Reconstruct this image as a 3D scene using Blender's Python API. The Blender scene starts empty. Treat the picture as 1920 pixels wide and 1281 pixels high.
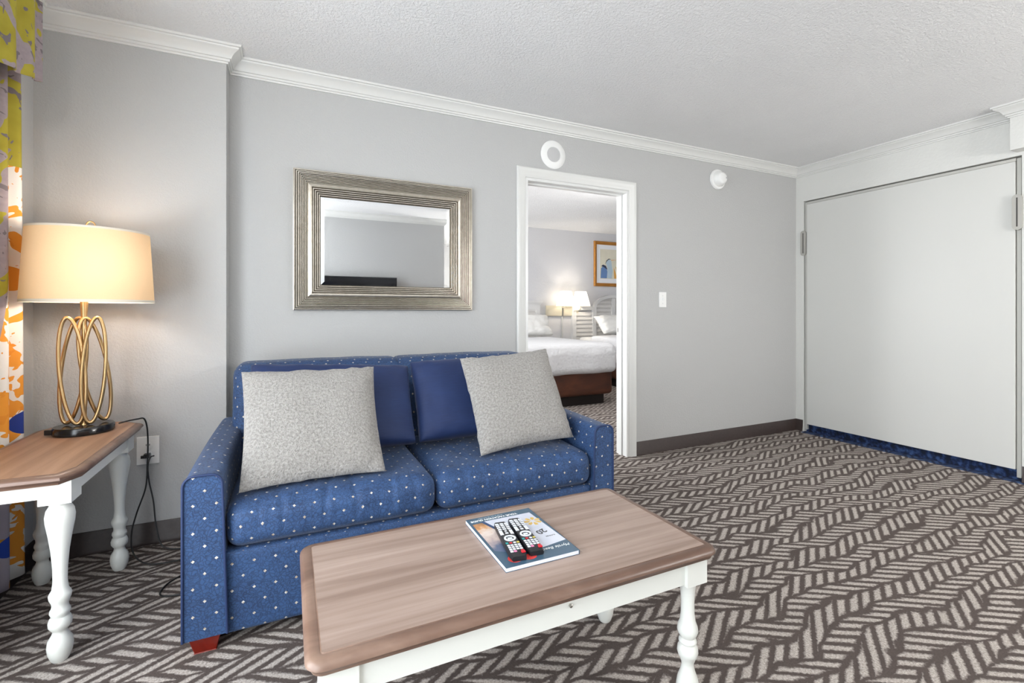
import bpy, bmesh, math, random
from mathutils import Vector, Matrix, noise
random.seed(7)
C = bpy.context.scene.collection
PI = math.pi

# ------------------------------------------------------------------ camera
YAW = 0.439
cam_data = bpy.data.cameras.new('camera')
cam = bpy.data.objects.new('camera', cam_data); C.objects.link(cam)
cam.location = (0, 0, 1.1)
cam.rotation_euler = (PI/2, 0, -YAW)
cam_data.sensor_width = 36; cam_data.sensor_fit = 'HORIZONTAL'
cam_data.lens = 890/1920*36
cam_data.shift_y = -56.5/1920
cam_data.clip_start = .02
bpy.context.scene.camera = cam

# ------------------------------------------------------------------ exposure, sky
vs = bpy.context.scene.view_settings
vs.view_transform = 'Standard'; vs.look = 'None'; vs.gamma = 1; vs.use_curve_mapping = False
vs.exposure = 0.13
world = bpy.data.worlds.new('sky'); bpy.context.scene.world = world
world.use_nodes = True
bg = world.node_tree.nodes['Background']
bg.inputs[0].default_value = (.86, .93, 1, 1); bg.inputs[1].default_value = 1.0

def area(name, loc, rot, sx, sy, power, col=(1, 1, 1), spread=PI):
    d = bpy.data.lights.new(name, 'AREA'); d.shape = 'RECTANGLE'; d.size = sx; d.size_y = sy
    d.energy = power; d.color = col; d.spread = spread
    o = bpy.data.objects.new(name, d); o.location = loc; o.rotation_euler = rot; C.objects.link(o); return o

def point(name, loc, power, col=(1, 1, 1), r=.03):
    d = bpy.data.lights.new(name, 'POINT'); d.energy = power; d.color = col; d.shadow_soft_size = r
    o = bpy.data.objects.new(name, d); o.location = loc; C.objects.link(o); return o

# room numbers (metres)
XL, XR, XA = -1.01, 4.273, 4.173      # window wall, bed wall, bulkhead face
YB, YP, YF, YFAR = 2.877, 2.76, -.90, -3.2   # back wall, pier face, wall behind the camera, alcove end
PX = -.285                             # pier's right side
H = 2.415
YBED = 6.6                             # far wall of the bedroom
XBED = 6.3

# daylight through the two unseen windows, plus an added upward fill
area('daylight_living_room', (XL-.35, .35, 1.25), (0, -PI/2, 0), 2.0, 2.5, 122, (.88, .945, 1))
area('ceiling_uplight_fill', (XL-.75, .35, .25), (0, -PI/2-.75, 0), 1.0, 2.5, 16, (.97, .98, 1))  # added light aimed upward to brighten the ceiling
area('daylight_bedroom', (XL-.35, 4.9, 1.35), (0, -PI/2, 0), 1.7, 2.3, 260, (.96, .98, 1))

# ------------------------------------------------------------------ materials
class G:
    def __init__(self, name):
        self.m = bpy.data.materials.new(name); self.m.use_nodes = True
        self.t = self.m.node_tree; self.b = self.t.nodes['Principled BSDF']; self.out = self.t.nodes['Material Output']
    def n(self, typ, ins=None, **kw):
        x = self.t.nodes.new(typ)
        for k, v in kw.items(): setattr(x, k, v)
        for k, v in (ins or {}).items(): self.put(x.inputs[k], v)
        return x
    def put(self, sock, v):
        if isinstance(v, bpy.types.NodeSocket): self.t.links.new(v, sock)
        elif isinstance(v, bpy.types.Node): self.t.links.new(v.outputs[0], sock)
        else: sock.default_value = v
    def ma(self, op, a, b=0.0, c=None):
        x = self.n('ShaderNodeMath', operation=op); self.put(x.inputs[0], a); self.put(x.inputs[1], b)
        if c is not None: self.put(x.inputs[2], c)
        return x.outputs[0]
    def mix(self, f, a, b):
        x = self.n('ShaderNodeMix', data_type='RGBA'); self.put(x.inputs[0], f)
        self.put(x.inputs[6], a); self.put(x.inputs[7], b); return x.outputs[2]
    def ramp(self, f, stops, interp='LINEAR'):
        x = self.n('ShaderNodeValToRGB'); self.put(x.inputs[0], f); cr = x.color_ramp; cr.interpolation = interp
        while len(cr.elements) < len(stops): cr.elements.new(.5)
        for e, (p, c) in zip(cr.elements, stops):
            e.position = p; e.color = c if len(c) == 4 else (*c, 1)
        return x.outputs[0]
    def noise(self, vec, scale, detail=2, rough=.5, dist=0.0):
        return self.n('ShaderNodeTexNoise', {'Vector': vec, 'Scale': scale, 'Detail': detail, 'Roughness': rough, 'Distortion': dist}).outputs[0]
    def obj(self): return self.n('ShaderNodeTexCoord').outputs['Object']
    def uv(self): return self.n('ShaderNodeTexCoord').outputs['UV']
    def xyz(self, v):
        x = self.n('ShaderNodeSeparateXYZ', {0: v}); return x.outputs[0], x.outputs[1], x.outputs[2]
    def vec(self, x, y, z=0.0): return self.n('ShaderNodeCombineXYZ', {0: x, 1: y, 2: z}).outputs[0]
    def bump(self, h, strength=.3, dist=.01):
        self.put(self.b.inputs['Normal'], self.n('ShaderNodeBump', {'Height': h, 'Strength': strength, 'Distance': dist}))
    def set(self, **kw):
        for k, v in kw.items(): self.put(self.b.inputs[k.replace('_', ' ')], v)
        return self

def rgb(r, g, b):
    f = lambda c: (c/255/12.92) if c/255 <= .04045 else ((c/255+.055)/1.055)**2.4
    return (f(r), f(g), f(b), 1)

def plain(name, col, rough=.5, metal=0.0, var=0.0, **kw):
    g = G(name)
    if var:
        n = g.noise(g.obj(), 8, 4)
        lo = tuple(c*(1-var) for c in col[:3])+(1,); hi = tuple(min(1, c*(1+var)) for c in col[:3])+(1,)
        g.set(Base_Color=g.mix(n, lo, hi))
    else: g.set(Base_Color=col)
    g.set(Roughness=rough, Metallic=metal)
    for k, v in kw.items(): g.put(g.b.inputs[k.replace('_', ' ')], v)
    return g.m

def wall_paint(name, col, scale=110, strength=.25):
    g = G(name); o = g.obj()
    n = g.noise(o, scale, 3, .6)
    big = g.noise(o, 1.3, 2)
    g.set(Base_Color=g.mix(big, tuple(c*.975 for c in col[:3])+(1,), tuple(c*1.02 for c in col[:3])+(1,)), Roughness=.55)
    g.bump(g.ramp(n, [(.38, (0, 0, 0)), (.62, (1, 1, 1))]), strength, .0035)
    return g.m

M = {}
M['wall'] = wall_paint('grey_wall_paint', rgb(184, 184, 183))
M['bedwall'] = wall_paint('bedroom_wall_paint', rgb(204, 204, 207))
M['white_wall'] = wall_paint('white_wall_paint', rgb(218, 218, 214), 60, .1)
g = G('textured_ceiling'); o = g.obj()
n1 = g.noise(o, 75, 4, .65, .4); n2 = g.noise(o, 2.2, 3)
g.set(Base_Color=g.mix(n2, rgb(234, 234, 234), rgb(244, 244, 244)), Roughness=.85)
g.bump(g.ramp(n1, [(.4, (0, 0, 0)), (.66, (1, 1, 1))]), .58, .008)
M['ceiling'] = g.m
M['trim'] = plain('white_trim_paint', rgb(218, 218, 215), .35)
M['door_paint'] = plain('white_door_paint', rgb(222, 222, 220), .3)
M['furn_white'] = plain('cream_white_lacquer', rgb(228, 229, 223), .32, var=.015)
M['panel'] = plain('bed_panel_paint', rgb(210, 210, 206), .4)
M['gap'] = plain('shadow_gap', rgb(120, 116, 108), .6)
M['strip'] = plain('cabinet_edge_strip', rgb(190, 189, 183), .45)
M['plastic_white'] = plain('white_plastic', rgb(238, 238, 236), .35)
M['grille'] = plain('speaker_grille', rgb(188, 188, 188), .6)
M['black'] = plain('black_plastic', (.014, .014, .017, 1), .35)
M['black_gloss'] = plain('black_lacquer', (.012, .011, .012, 1), .18)
M['cord'] = plain('black_cord', (.012, .012, .012, 1), .5)
M['screen'] = plain('television_screen', (.006, .006, .008, 1), .15)
M['chrome'] = plain('brushed_nickel', rgb(175, 172, 165), .3, 1.0)
M['dark_metal'] = plain('dark_slot', rgb(60, 58, 55), .5)
M['gold'] = plain('antique_brass', rgb(196, 164, 118), .33, 1.0, var=.12)
M['bulb'] = G('lamp_bulb').set(Emission_Color=(1, .92, .8, 1), Emission_Strength=2.0).m

# dark vinyl baseboard
g = G('dark_brown_base'); o = g.obj()
g.set(Base_Color=g.mix(g.noise(o, 60, 4), rgb(44, 34, 32), rgb(66, 54, 51)), Roughness=.4)
M['base'] = g.m

# carpet: rows of short slanted strokes, direction swapping from row to row
g = G('chevron_carpet'); o = g.obj(); x, y, z = g.xyz(o)
wx = g.ma('SUBTRACT', g.noise(o, 1.5, 2), .5); wx2 = g.ma('SUBTRACT', g.noise(g.n('ShaderNodeVectorMath', {0: o, 1: (7.3, 3.1, 0)}, operation='ADD').outputs[0], 5.2, 2), .5)
yy = g.ma('ADD', g.ma('ADD', y, g.ma('MULTIPLY', wx, .26)), g.ma('MULTIPLY', wx2, .13))
xx = x
W = .078
band = g.ma('DIVIDE', yy, W); bi = g.ma('FLOOR', band); fv = g.ma('FRACT', band)
sg = g.ma('SUBTRACT', g.ma('MULTIPLY', g.ma('PINGPONG', bi, 1.0), 2.0), 1.0)
s_ = g.ma('DIVIDE', g.ma('ADD', g.ma('MULTIPLY', xx, .54), g.ma('MULTIPLY', g.ma('MULTIPLY', sg, g.ma('ADD', y, g.ma('MULTIPLY', wx, .05))), -.84)), .039)
s_ = g.ma('ADD', s_, g.ma('MULTIPLY', bi, .37))
si = g.ma('FLOOR', s_); fs = g.ma('FRACT', s_)
rnd = g.n('ShaderNodeTexWhiteNoise', {'Vector': g.vec(si, bi, 0.0)}, noise_dimensions='2D').outputs[0]
edge = g.noise(o, 95, 2)
ej = g.ma('MULTIPLY', g.ma('SUBTRACT', edge, .5), .34)
ds = g.ma('ADD', g.ma('ABSOLUTE', g.ma('SUBTRACT', fs, .5)), ej)
dv = g.ma('ADD', g.ma('ABSOLUTE', g.ma('SUBTRACT', fv, .5)), g.ma('MULTIPLY', ej, .5))
hw = g.ma('ADD', .315, g.ma('MULTIPLY', rnd, .06))
hl = g.ma('SUBTRACT', .485, g.ma('MULTIPLY', rnd, .12))
ms = g.ma('MULTIPLY', g.ma('SUBTRACT', hw, ds), 6.0)
mv = g.ma('MULTIPLY', g.ma('SUBTRACT', hl, dv), 9.0)
mask = g.n('ShaderNodeClamp', {0: g.ma('MINIMUM', ms, mv)}).outputs[0]
pile = g.noise(o, 170, 3, .75)
lightc = g.mix(g.n('ShaderNodeClamp', {0: g.ma('ADD', g.ma('MULTIPLY', g.ma('SUBTRACT', pile, .5), 2.2), .5)}).outputs[0], rgb(118, 107, 99), rgb(212, 203, 195)); darkc = g.mix(pile, rgb(48, 39, 36), rgb(98, 86, 80))
blight = g.mix(pile, rgb(40, 66, 110), rgb(66, 92, 136)); bdark = g.mix(pile, rgb(14, 28, 58), rgb(26, 42, 78))
norm_c = g.mix(mask, darkc, lightc); blue_c = g.mix(mask, bdark, blight)
bm_ = g.ma('MULTIPLY', g.ma('GREATER_THAN', x, XR-.055), g.ma('MULTIPLY', g.ma('GREATER_THAN', y, 1.33), g.ma('LESS_THAN', y, 2.80)))
g.set(Base_Color=g.mix(bm_, norm_c, blue_c), Roughness=.95)
g.bump(g.ma('ADD', g.ma('MULTIPLY', pile, .8), g.ma('MULTIPLY', mask, .5)), .6, .006)
M['carpet'] = g.m

# wood laminate
def wood(name, a, b, c, sx=1.2, sy=26, rough=.42, rot=False):
    g = G(name); x, y, z = g.xyz(g.obj())
    if rot: x, y = y, x
    v = g.vec(g.ma('MULTIPLY', x, sx), g.ma('MULTIPLY', y, sy), g.ma('MULTIPLY', z, sy))
    v2 = g.vec(g.ma('MULTIPLY', x, sx*3), g.ma('MULTIPLY', y, sy*6), g.ma('MULTIPLY', z, sy*6))
    n = g.noise(v, 1.0, 4, .6, .6); n2 = g.noise(v2, 1.0, 3, .6)
    col = g.ramp(n, [(.3, a), (.5, b), (.7, c)])
    g.set(Base_Color=g.mix(g.ma('MULTIPLY', n2, .5), col, a), Roughness=rough)
    g.bump(n2, .06, .002)
    return g.m
M['laminate'] = wood('washed_oak_laminate', rgb(134, 112, 100), rgb(163, 142, 130), rgb(180, 160, 149))
M['laminate_side'] = wood('warm_oak_laminate', rgb(134, 100, 78), rgb(160, 124, 98), rgb(176, 140, 114), rot=True)
M['edge_wood'] = wood('brown_edge_moulding', rgb(92, 68, 56), rgb(122, 96, 82), rgb(150, 124, 108), 3, 8, .35)
M['laminate_line'] = plain('pale_laminate_seam', rgb(206, 196, 196), .4)
M['red_wood'] = wood('cherry_stained_foot', rgb(96, 22, 14), rgb(126, 34, 22), rgb(148, 48, 30), 8, 8, .28)
M['bed_wood'] = wood('brown_bed_skirt_fabric', rgb(56, 26, 13), rgb(84, 43, 23), rgb(104, 56, 32), 2.2, 5, .6)
M['dark_plinth'] = plain('dark_bed_plinth', rgb(28, 18, 14), .7)

# sofa fabric: blue jacquard with small woven diamonds
def sofa_fabric(name, base_lo, base_hi, dots=True, streak=False):
    g = G(name); uv = g.uv(); u, v, w = g.xyz(uv)
    if streak:
        n = g.noise(g.vec(g.ma('MULTIPLY', u, 14.0), g.ma('MULTIPLY', v, 260.0), 0.0), 1.0, 3, .6)
    else:
        vo = g.n('ShaderNodeTexVoronoi', {'Vector': g.vec(g.ma('ADD', u, g.ma('MULTIPLY', g.noise(uv, 40), .03)), g.ma('ADD', v, g.ma('MULTIPLY', g.noise(uv, 33), .03)), 0.0), 'Scale': 95.0}, feature='DISTANCE_TO_EDGE').outputs[0]
        n = g.ramp(vo, [(.0, (.25, .25, .25)), (.16, (1, 1, 1))])
    big = g.noise(uv, 7, 3)
    fac = g.n('ShaderNodeClamp', {0: g.ma('ADD', g.ma('MULTIPLY', n, .75), g.ma('MULTIPLY', g.ma('SUBTRACT', big, .35), .7))}).outputs[0]
    col = g.mix(fac, base_lo, base_hi)
    if dots:
        a = g.ma('DIVIDE', u, .064); b = g.ma('DIVIDE', v, .088)
        def dia(off):
            fa = g.ma('ABSOLUTE', g.ma('SUBTRACT', g.ma('FRACT', g.ma('ADD', a, off)), .5))
            fb = g.ma('ABSOLUTE', g.ma('SUBTRACT', g.ma('FRACT', g.ma('ADD', b, off)), .5))
            return g.ma('ADD', g.ma('MULTIPLY', fa, .064), g.ma('MULTIPLY', fb, .088))
        d = g.ma('MINIMUM', dia(0.0), dia(.5))
        wob = g.ma('MULTIPLY', g.ma('SUBTRACT', g.noise(uv, 300), .5), .003)
        m = g.ma('LESS_THAN', g.ma('ADD', d, wob), .0052)
        cell = g.n('ShaderNodeTexWhiteNoise', {'Vector': g.vec(g.ma('FLOOR', g.ma('MULTIPLY', a, 2.0)), g.ma('FLOOR', g.ma('MULTIPLY', b, 2.0)), 0.0)}, noise_dimensions='2D').outputs[0]
        dc = g.mix(cell, rgb(216, 212, 204), rgb(150, 132, 110))
        col = g.mix(m, col, dc)
    g.set(Base_Color=col, Roughness=.7, Sheen_Weight=.1, Sheen_Roughness=.4)
    g.bump(n, .35, .002)
    return g.m
M['sofa'] = sofa_fabric('blue_jacquard_fabric', rgb(12, 30, 62), rgb(46, 78, 122))
M['sofa_plain'] = sofa_fabric('navy_slub_fabric', rgb(12, 27, 66), rgb(28, 52, 100), dots=False, streak=True)
M['piping'] = plain('dark_blue_piping', rgb(24, 44, 84), .6)

g = G('boucle_fabric'); uv = g.uv()
n = g.noise(uv, 210, 3, .7); n2 = g.noise(uv, 60, 2)
nn = g.n('ShaderNodeClamp', {0: g.ma('ADD', g.ma('MULTIPLY', g.ma('SUBTRACT', g.ma('ADD', g.ma('MULTIPLY', n, .5), g.ma('MULTIPLY', g.noise(uv, 110, 2), .5)), .5), 3.0), .5)}).outputs[0]
g.set(Base_Color=g.mix(nn, rgb(126, 122, 117), rgb(184, 180, 175)), Roughness=.95, Sheen_Weight=.2)
g.bump(g.ma('ADD', nn, g.ma('MULTIPLY', n2, .4)), .9, .005)
M['boucle'] = g.m

def quilt(name, col):
    g = G(name); uv = g.uv()
    vo = g.n('ShaderNodeTexVoronoi', {'Vector': uv, 'Scale': 34.0}, feature='SMOOTH_F1').outputs[0]
    g.set(Base_Color=col, Roughness=.85); g.bump(vo, .5, .01); return g.m
M['quilt'] = quilt('white_quilt', rgb(218, 218, 220))
g = G('white_pillowcase'); g.set(Base_Color=rgb(228, 227, 224), Roughness=.8); g.bump(g.noise(g.uv(), 9, 4), .5, .02); M['pillowcase'] = g.m
M['headboard'] = plain('white_louvred_headboard', rgb(214, 214, 214), .45)
M['headboard_slat'] = plain('white_louvre_slats', rgb(208, 206, 204), .5)

# lamp shade fabric (light passes through)
def shade_mat(name, col, trans):
    g = G(name); g.t.nodes.remove(g.b)
    uv = g.obj(); x, y, z = g.xyz(uv)
    n = g.noise(uv, 320, 2)
    wv = g.mix(n, tuple(c*.93 for c in col[:3])+(1,), col)
    d = g.n('ShaderNodeBsdfDiffuse', {'Color': wv}); t = g.n('ShaderNodeBsdfTranslucent', {'Color': wv})
    mx = g.n('ShaderNodeMixShader', {0: trans, 1: d.outputs[0], 2: t.outputs[0]})
    g.t.links.new(mx.outputs[0], g.out.inputs[0]); return g.m
M['shade'] = shade_mat('cream_linen_shade', rgb(240, 208, 166), .085)
M['shade_trim'] = plain('shade_trim', rgb(226, 216, 200), .8)
M['white_shade'] = shade_mat('white_fabric_shade', rgb(248, 244, 234), .5)

# window glass
g = G('window_glass'); g.t.nodes.remove(g.b)
mx = g.n('ShaderNodeMixShader', {0: .05, 1: g.n('ShaderNodeBsdfTransparent').outputs[0], 2: g.n('ShaderNodeBsdfGlossy', {'Roughness': .02}).outputs[0]})
g.t.links.new(mx.outputs[0], g.out.inputs[0]); M['glass'] = g.m

# mirror and its champagne frame
M['mirror'] = plain('mirror_glass', (.93, .94, .95, 1), .01, 1.0)
g = G('champagne_silver_leaf'); o = g.obj()
g.set(Base_Color=g.mix(g.noise(o, 30, 4), rgb(190, 180, 164), rgb(232, 226, 215)), Metallic=.92, Roughness=.30)
g.bump(g.noise(o, 90, 3), .08, .002); M['champagne'] = g.m
M['champagne_dark'] = plain('dark_frame_groove', rgb(112, 102, 88), .5, .6)  # darker metal on the steep groove faces
M['gilt'] = plain('gilt_wood_frame', rgb(176, 120, 52), .4, .5, var=.2)
M['brass'] = plain('polished_brass', rgb(214, 206, 186), .35, .5)

# printed floral cloth
def floral(name, split=None):
    g = G(name); uv = g.uv(); u, v, w = g.xyz(uv)
    wv = g.n('ShaderNodeVectorMath', {0: uv, 1: g.n('ShaderNodeTexNoise', {'Vector': uv, 'Scale': 9.0, 'Detail': 2.0}).outputs[1]}, operation='ADD').outputs[0]
    def blobs(off, scale, th, dist=1.2):
        p = g.n('ShaderNodeVectorMath', {0: g.vec(g.ma('MULTIPLY', u, 1.0), g.ma('MULTIPLY', v, .8), 0.0), 1: off}, operation='ADD').outputs[0]
        return g.ma('GREATER_THAN', g.noise(p, scale, 1.5, .55, dist), th)
    mauve = g.mix(g.noise(uv, 60, 3), rgb(142, 130, 136), rgb(170, 156, 158))
    c1 = g.mix(blobs((3, 1, 0), 8, .505), mauve, g.mix(g.noise(uv, 14), rgb(150, 136, 26), rgb(184, 172, 60)))
    c1 = g.mix(g.ma('MULTIPLY', blobs((9, 4, 0), 26, .64), 1.0), c1, rgb(118, 108, 112))
    if split is not None:
        c2 = g.mix(blobs((5, 9, 0), 8, .50, 2.0), rgb(228, 150, 48), rgb(232, 228, 222))
        c2 = g.mix(g.ma('MULTIPLY', blobs((2, 2, 0), 24, .66), 1.0), c2, rgb(222, 140, 40))
        low = g.ma('LESS_THAN', v, .5)
        c3 = g.mix(blobs((1, 6, 0), 7, .55), rgb(168, 160, 170), rgb(206, 146, 40))
        c1 = g.mix(low, c1, c3)
        c2 = g.mix(g.ma('GREATER_THAN', v, 1.66), c2, c1)
        sp = g.ma('ADD', g.ma('MULTIPLY', low, 2.445), g.ma('MULTIPLY', g.ma('SUBTRACT', 1.0, low), g.ma('ADD', 2.30, g.ma('MULTIPLY', v, .09))))
        col = g.mix(g.ma('GREATER_THAN', u, sp), c1, c2)
        def disc(cu, cv, r):
            return g.ma('LESS_THAN', g.ma('ADD', g.ma('POWER', g.ma('DIVIDE', g.ma('SUBTRACT', u, cu), r), 2.0), g.ma('POWER', g.ma('DIVIDE', g.ma('SUBTRACT', v, cv), r), 2.0)), 1.0)
        col = g.mix(disc(2.435, .21, .04), col, rgb(34, 72, 170))
        col = g.mix(disc(2.535, .66, .045), col, rgb(30, 56, 140))
    else: col = c1
    g.set(Base_Color=col, Roughness=.8)
    g.bump(g.noise(uv, 400, 2), .2, .001)
    return g.m
SPLIT = .70
M['curtain'] = floral('floral_curtain_print', SPLIT)
M['valance'] = floral('floral_valance_print')

# ------------------------------------------------------------------ mesh helpers
def box_uv(bm):
    uvl = bm.loops.layers.uv.verify()
    for f in bm.faces:
        n = f.normal; a = max(range(3), key=lambda i: abs(n[i])); i, j = [(1, 2), (0, 2), (0, 1)][a]
        for l in f.loops: l[uvl].uv = (l.vert.co[i], l.vert.co[j])

def link(name, bm, mats, parent=None, smooth=None, keep_uv=False, bevel=0.0, bseg=2, normals=True):
    if bevel:
        bmesh.ops.bevel(bm, geom=[e for e in bm.edges if len(e.link_faces) == 2 and e.calc_face_angle(0) > .6], offset=bevel, segments=bseg, profile=.5, affect='EDGES')
    if normals: bmesh.ops.recalc_face_normals(bm, faces=bm.faces)
    if not keep_uv: box_uv(bm)
    me = bpy.data.meshes.new(name); bm.to_mesh(me); bm.free()
    for m in (mats if isinstance(mats, (list, tuple)) else [mats]): me.materials.append(m)
    if smooth is not None:
        me.shade_smooth(); me.set_sharp_from_angle(angle=math.radians(smooth))
    o = bpy.data.objects.new(name, me); C.objects.link(o)
    if parent: o.parent = parent
    return o

def tag(o, label, cat, group=None):
    o['label'] = label; o['category'] = cat
    if group: o['group'] = group
    return o
def struct(o): o['kind'] = 'structure'; return o
def empty(name, loc, label, cat, group=None, rz=0):
    o = bpy.data.objects.new(name, None); o.location = loc; o.rotation_euler = (0, 0, rz); o.empty_display_size = .1
    C.objects.link(o); return tag(o, label, cat, group)

def box(bm, x0, x1, y0, y1, z0, z1, mi=0):
    vs_ = [bm.verts.new((x, y, z)) for x in (x0, x1) for y in (y0, y1) for z in (z0, z1)]
    for q in ((0, 1, 3, 2), (4, 6, 7, 5), (0, 4, 5, 1), (2, 3, 7, 6), (0, 2, 6, 4), (1, 5, 7, 3)):
        f = bm.faces.new([vs_[i] for i in q]); f.material_index = mi
    return vs_
def boxes(*a):
    bm = bmesh.new()
    for b in a: box(bm, *b)
    return bm

def prism(bm, pts, fn, mi=0, caps=True):
    """closed outline pts (2-D) carried along a list of placements fn: [f(p) -> Vector]"""
    rings = [[bm.verts.new(f(p)) for p in pts] for f in fn]
    n = len(pts)
    for a, b in zip(rings, rings[1:]):
        for i in range(n):
            f = bm.faces.new((a[i], a[(i+1) % n], b[(i+1) % n], b[i])); f.material_index = mi
    if caps:
        bm.faces.new(rings[0]).material_index = mi; bm.faces.new(list(reversed(rings[-1]))).material_index = mi
    return rings

def lathe(bm, prof, seg=32, cx=0, cy=0, mi=0, sx=1, sy=1, axis='z'):
    rings = []
    for r, z in prof:
        ring = []
        for k in range(seg):
            a = 2*PI*k/seg; p = (cx+max(r, 1e-5)*sx*math.cos(a), cy+max(r, 1e-5)*sy*math.sin(a), z)
            if axis == 'y': p = (p[0], -z, p[1])       # turned so that +z profile points to -y
            ring.append(bm.verts.new(p))
        rings.append(ring)
    for a, b in zip(rings, rings[1:]):
        for k in range(seg):
            bm.faces.new((a[k], a[(k+1) % seg], b[(k+1) % seg], b[k])).material_index = mi
    for r, flip in ((rings[0], True), (rings[-1], False)):
        if len(r) > 2: bm.faces.new(list(reversed(r)) if flip else r).material_index = mi
    return rings

def tube(bm, pts, r, seg=10, closed=False, mi=0):
    pts = [Vector(p) for p in pts]; n = len(pts); rings = []
    def tan(i):
        a = pts[(i-1) % n] if (closed or i > 0) else pts[i]; b = pts[(i+1) % n] if (closed or i < n-1) else pts[i]
        return (b-a).normalized()
    t = tan(0); up = Vector((0, 0, 1)) if abs(t.z) < .9 else Vector((1, 0, 0)); nrm = t.cross(up).normalized()
    for i in range(n):
        t = tan(i); nrm = (nrm-t*nrm.dot(t)).normalized(); bn = t.cross(nrm)
        rr = r[i] if isinstance(r, (list, tuple)) else r
        rings.append([bm.verts.new(pts[i]+(nrm*math.cos(2*PI*k/seg)+bn*math.sin(2*PI*k/seg))*rr) for k in range(seg)])
    for i in range(n if closed else n-1):
        a, b = rings[i], rings[(i+1) % n]
        for k in range(seg): bm.faces.new((a[k], a[(k+1) % seg], b[(k+1) % seg], b[k])).material_index = mi
    if not closed:
        bm.faces.new(list(reversed(rings[0]))); bm.faces.new(rings[-1])

def smooth_path(pts, k=8):
    P_ = [Vector(p) for p in pts]; out = []
    for i in range(len(P_)-1):
        p0 = P_[max(i-1, 0)]; p1 = P_[i]; p2 = P_[i+1]; p3 = P_[min(i+2, len(P_)-1)]
        for j in range(k):
            t = j/k
            out.append(.5*((2*p1)+(p2-p0)*t+(2*p0-5*p1+4*p2-p3)*t*t+(-p0+3*p1-3*p2+p3)*t**3))
    out.append(P_[-1]); return out

def sweep(bm, path, prof, closed=False, side=1, mi=0, caps=True):
    """mitred run of a profile [(out, z)] along a 2-D path; out goes to the left (side=1) of travel"""
    n = len(path); rings = []
    def d(i): a = Vector(path[i % n]); b = Vector(path[(i+1) % n]); return (b-a).normalized()
    for i in range(n):
        if closed or 0 < i < n-1: d0, d1 = d(i-1), d(i)
        elif i == 0: d0 = d1 = d(0)
        else: d0 = d1 = d(n-2)
        n0 = Vector((-d0.y, d0.x)); n1 = Vector((-d1.y, d1.x)); m = (n0+n1)
        m = m/(m.dot(n0)) if m.length > 1e-6 else n0
        rings.append([bm.verts.new((path[i][0]+m.x*o_*side, path[i][1]+m.y*o_*side, z_)) for o_, z_ in prof])
    for i in range(n if closed else n-1):
        a, b = rings[i], rings[(i+1) % n]
        for k in range(len(prof)-1): bm.faces.new((a[k], b[k], b[k+1], a[k+1])).material_index = mi
        if not closed or True:
            pass
    if not closed and caps:
        for r in (rings[0], rings[-1]):
            try: bm.faces.new(r)
            except ValueError: pass
    return rings

def rbox(size, r, seg, fn=None, bm=None):
    """cube-grid cushion block with rounded edges, UV in metres per side; fn(co, n01) moves each point"""
    bm = bm or bmesh.new(); uvl = bm.loops.layers.uv.verify(); h = [s/2 for s in size]; cache = {}
    def axis_samples(a):
        n = seg[a]; s = []
        rr = min(r, h[a]*.98)/h[a]; k = 4
        edge = [-1+rr*(1-math.cos(PI/2*i/k)) for i in range(k)]
        mid = [-1+rr+(2-2*rr)*i/n for i in range(n+1)]
        return edge+mid+[-e for e in reversed(edge)]
    S = [axis_samples(a) for a in range(3)]
    def pt(p):
        key = tuple(round(c, 5) for c in p)
        if key in cache: return cache[key]
        q = Vector([p[i]*h[i] for i in range(3)]); rl = [min(r, h[i]*.98) for i in range(3)]
        inn = Vector([max(-(h[i]-rl[i]), min(h[i]-rl[i], q[i])) for i in range(3)]); dd = q-inn
        if dd.length > 1e-9:
            e = Vector([dd[i]/rl[i] for i in range(3)]); e.normalize()
            q = inn+Vector([e[i]*rl[i] for i in range(3)])
        if fn: q = fn(Vector(q), p)
        v = bm.verts.new(q); cache[key] = v; return v
    for a in range(3):
        i, j = [(1, 2), (0, 2), (0, 1)][a]
        for sg_ in (-1, 1):
            for u0, u1 in zip(S[i], S[i][1:]):
                for v0, v1 in zip(S[j], S[j][1:]):
                    def mk(u, v): p = [0, 0, 0]; p[a] = sg_; p[i] = u; p[j] = v; return tuple(p)
                    ps = [mk(u0, v0), mk(u1, v0), mk(u1, v1), mk(u0, v1)]
                    vv = [pt(p) for p in ps]
                    if len(set(vv)) < 4: continue
                    try: f = bm.faces.new(vv)
                    except ValueError: continue
                    off = 0.31*a
                    for l, p in zip(f.loops, ps): l[uvl].uv = (p[i]*h[i]+off, p[j]*h[j]+.17*a)
    return bm

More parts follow.
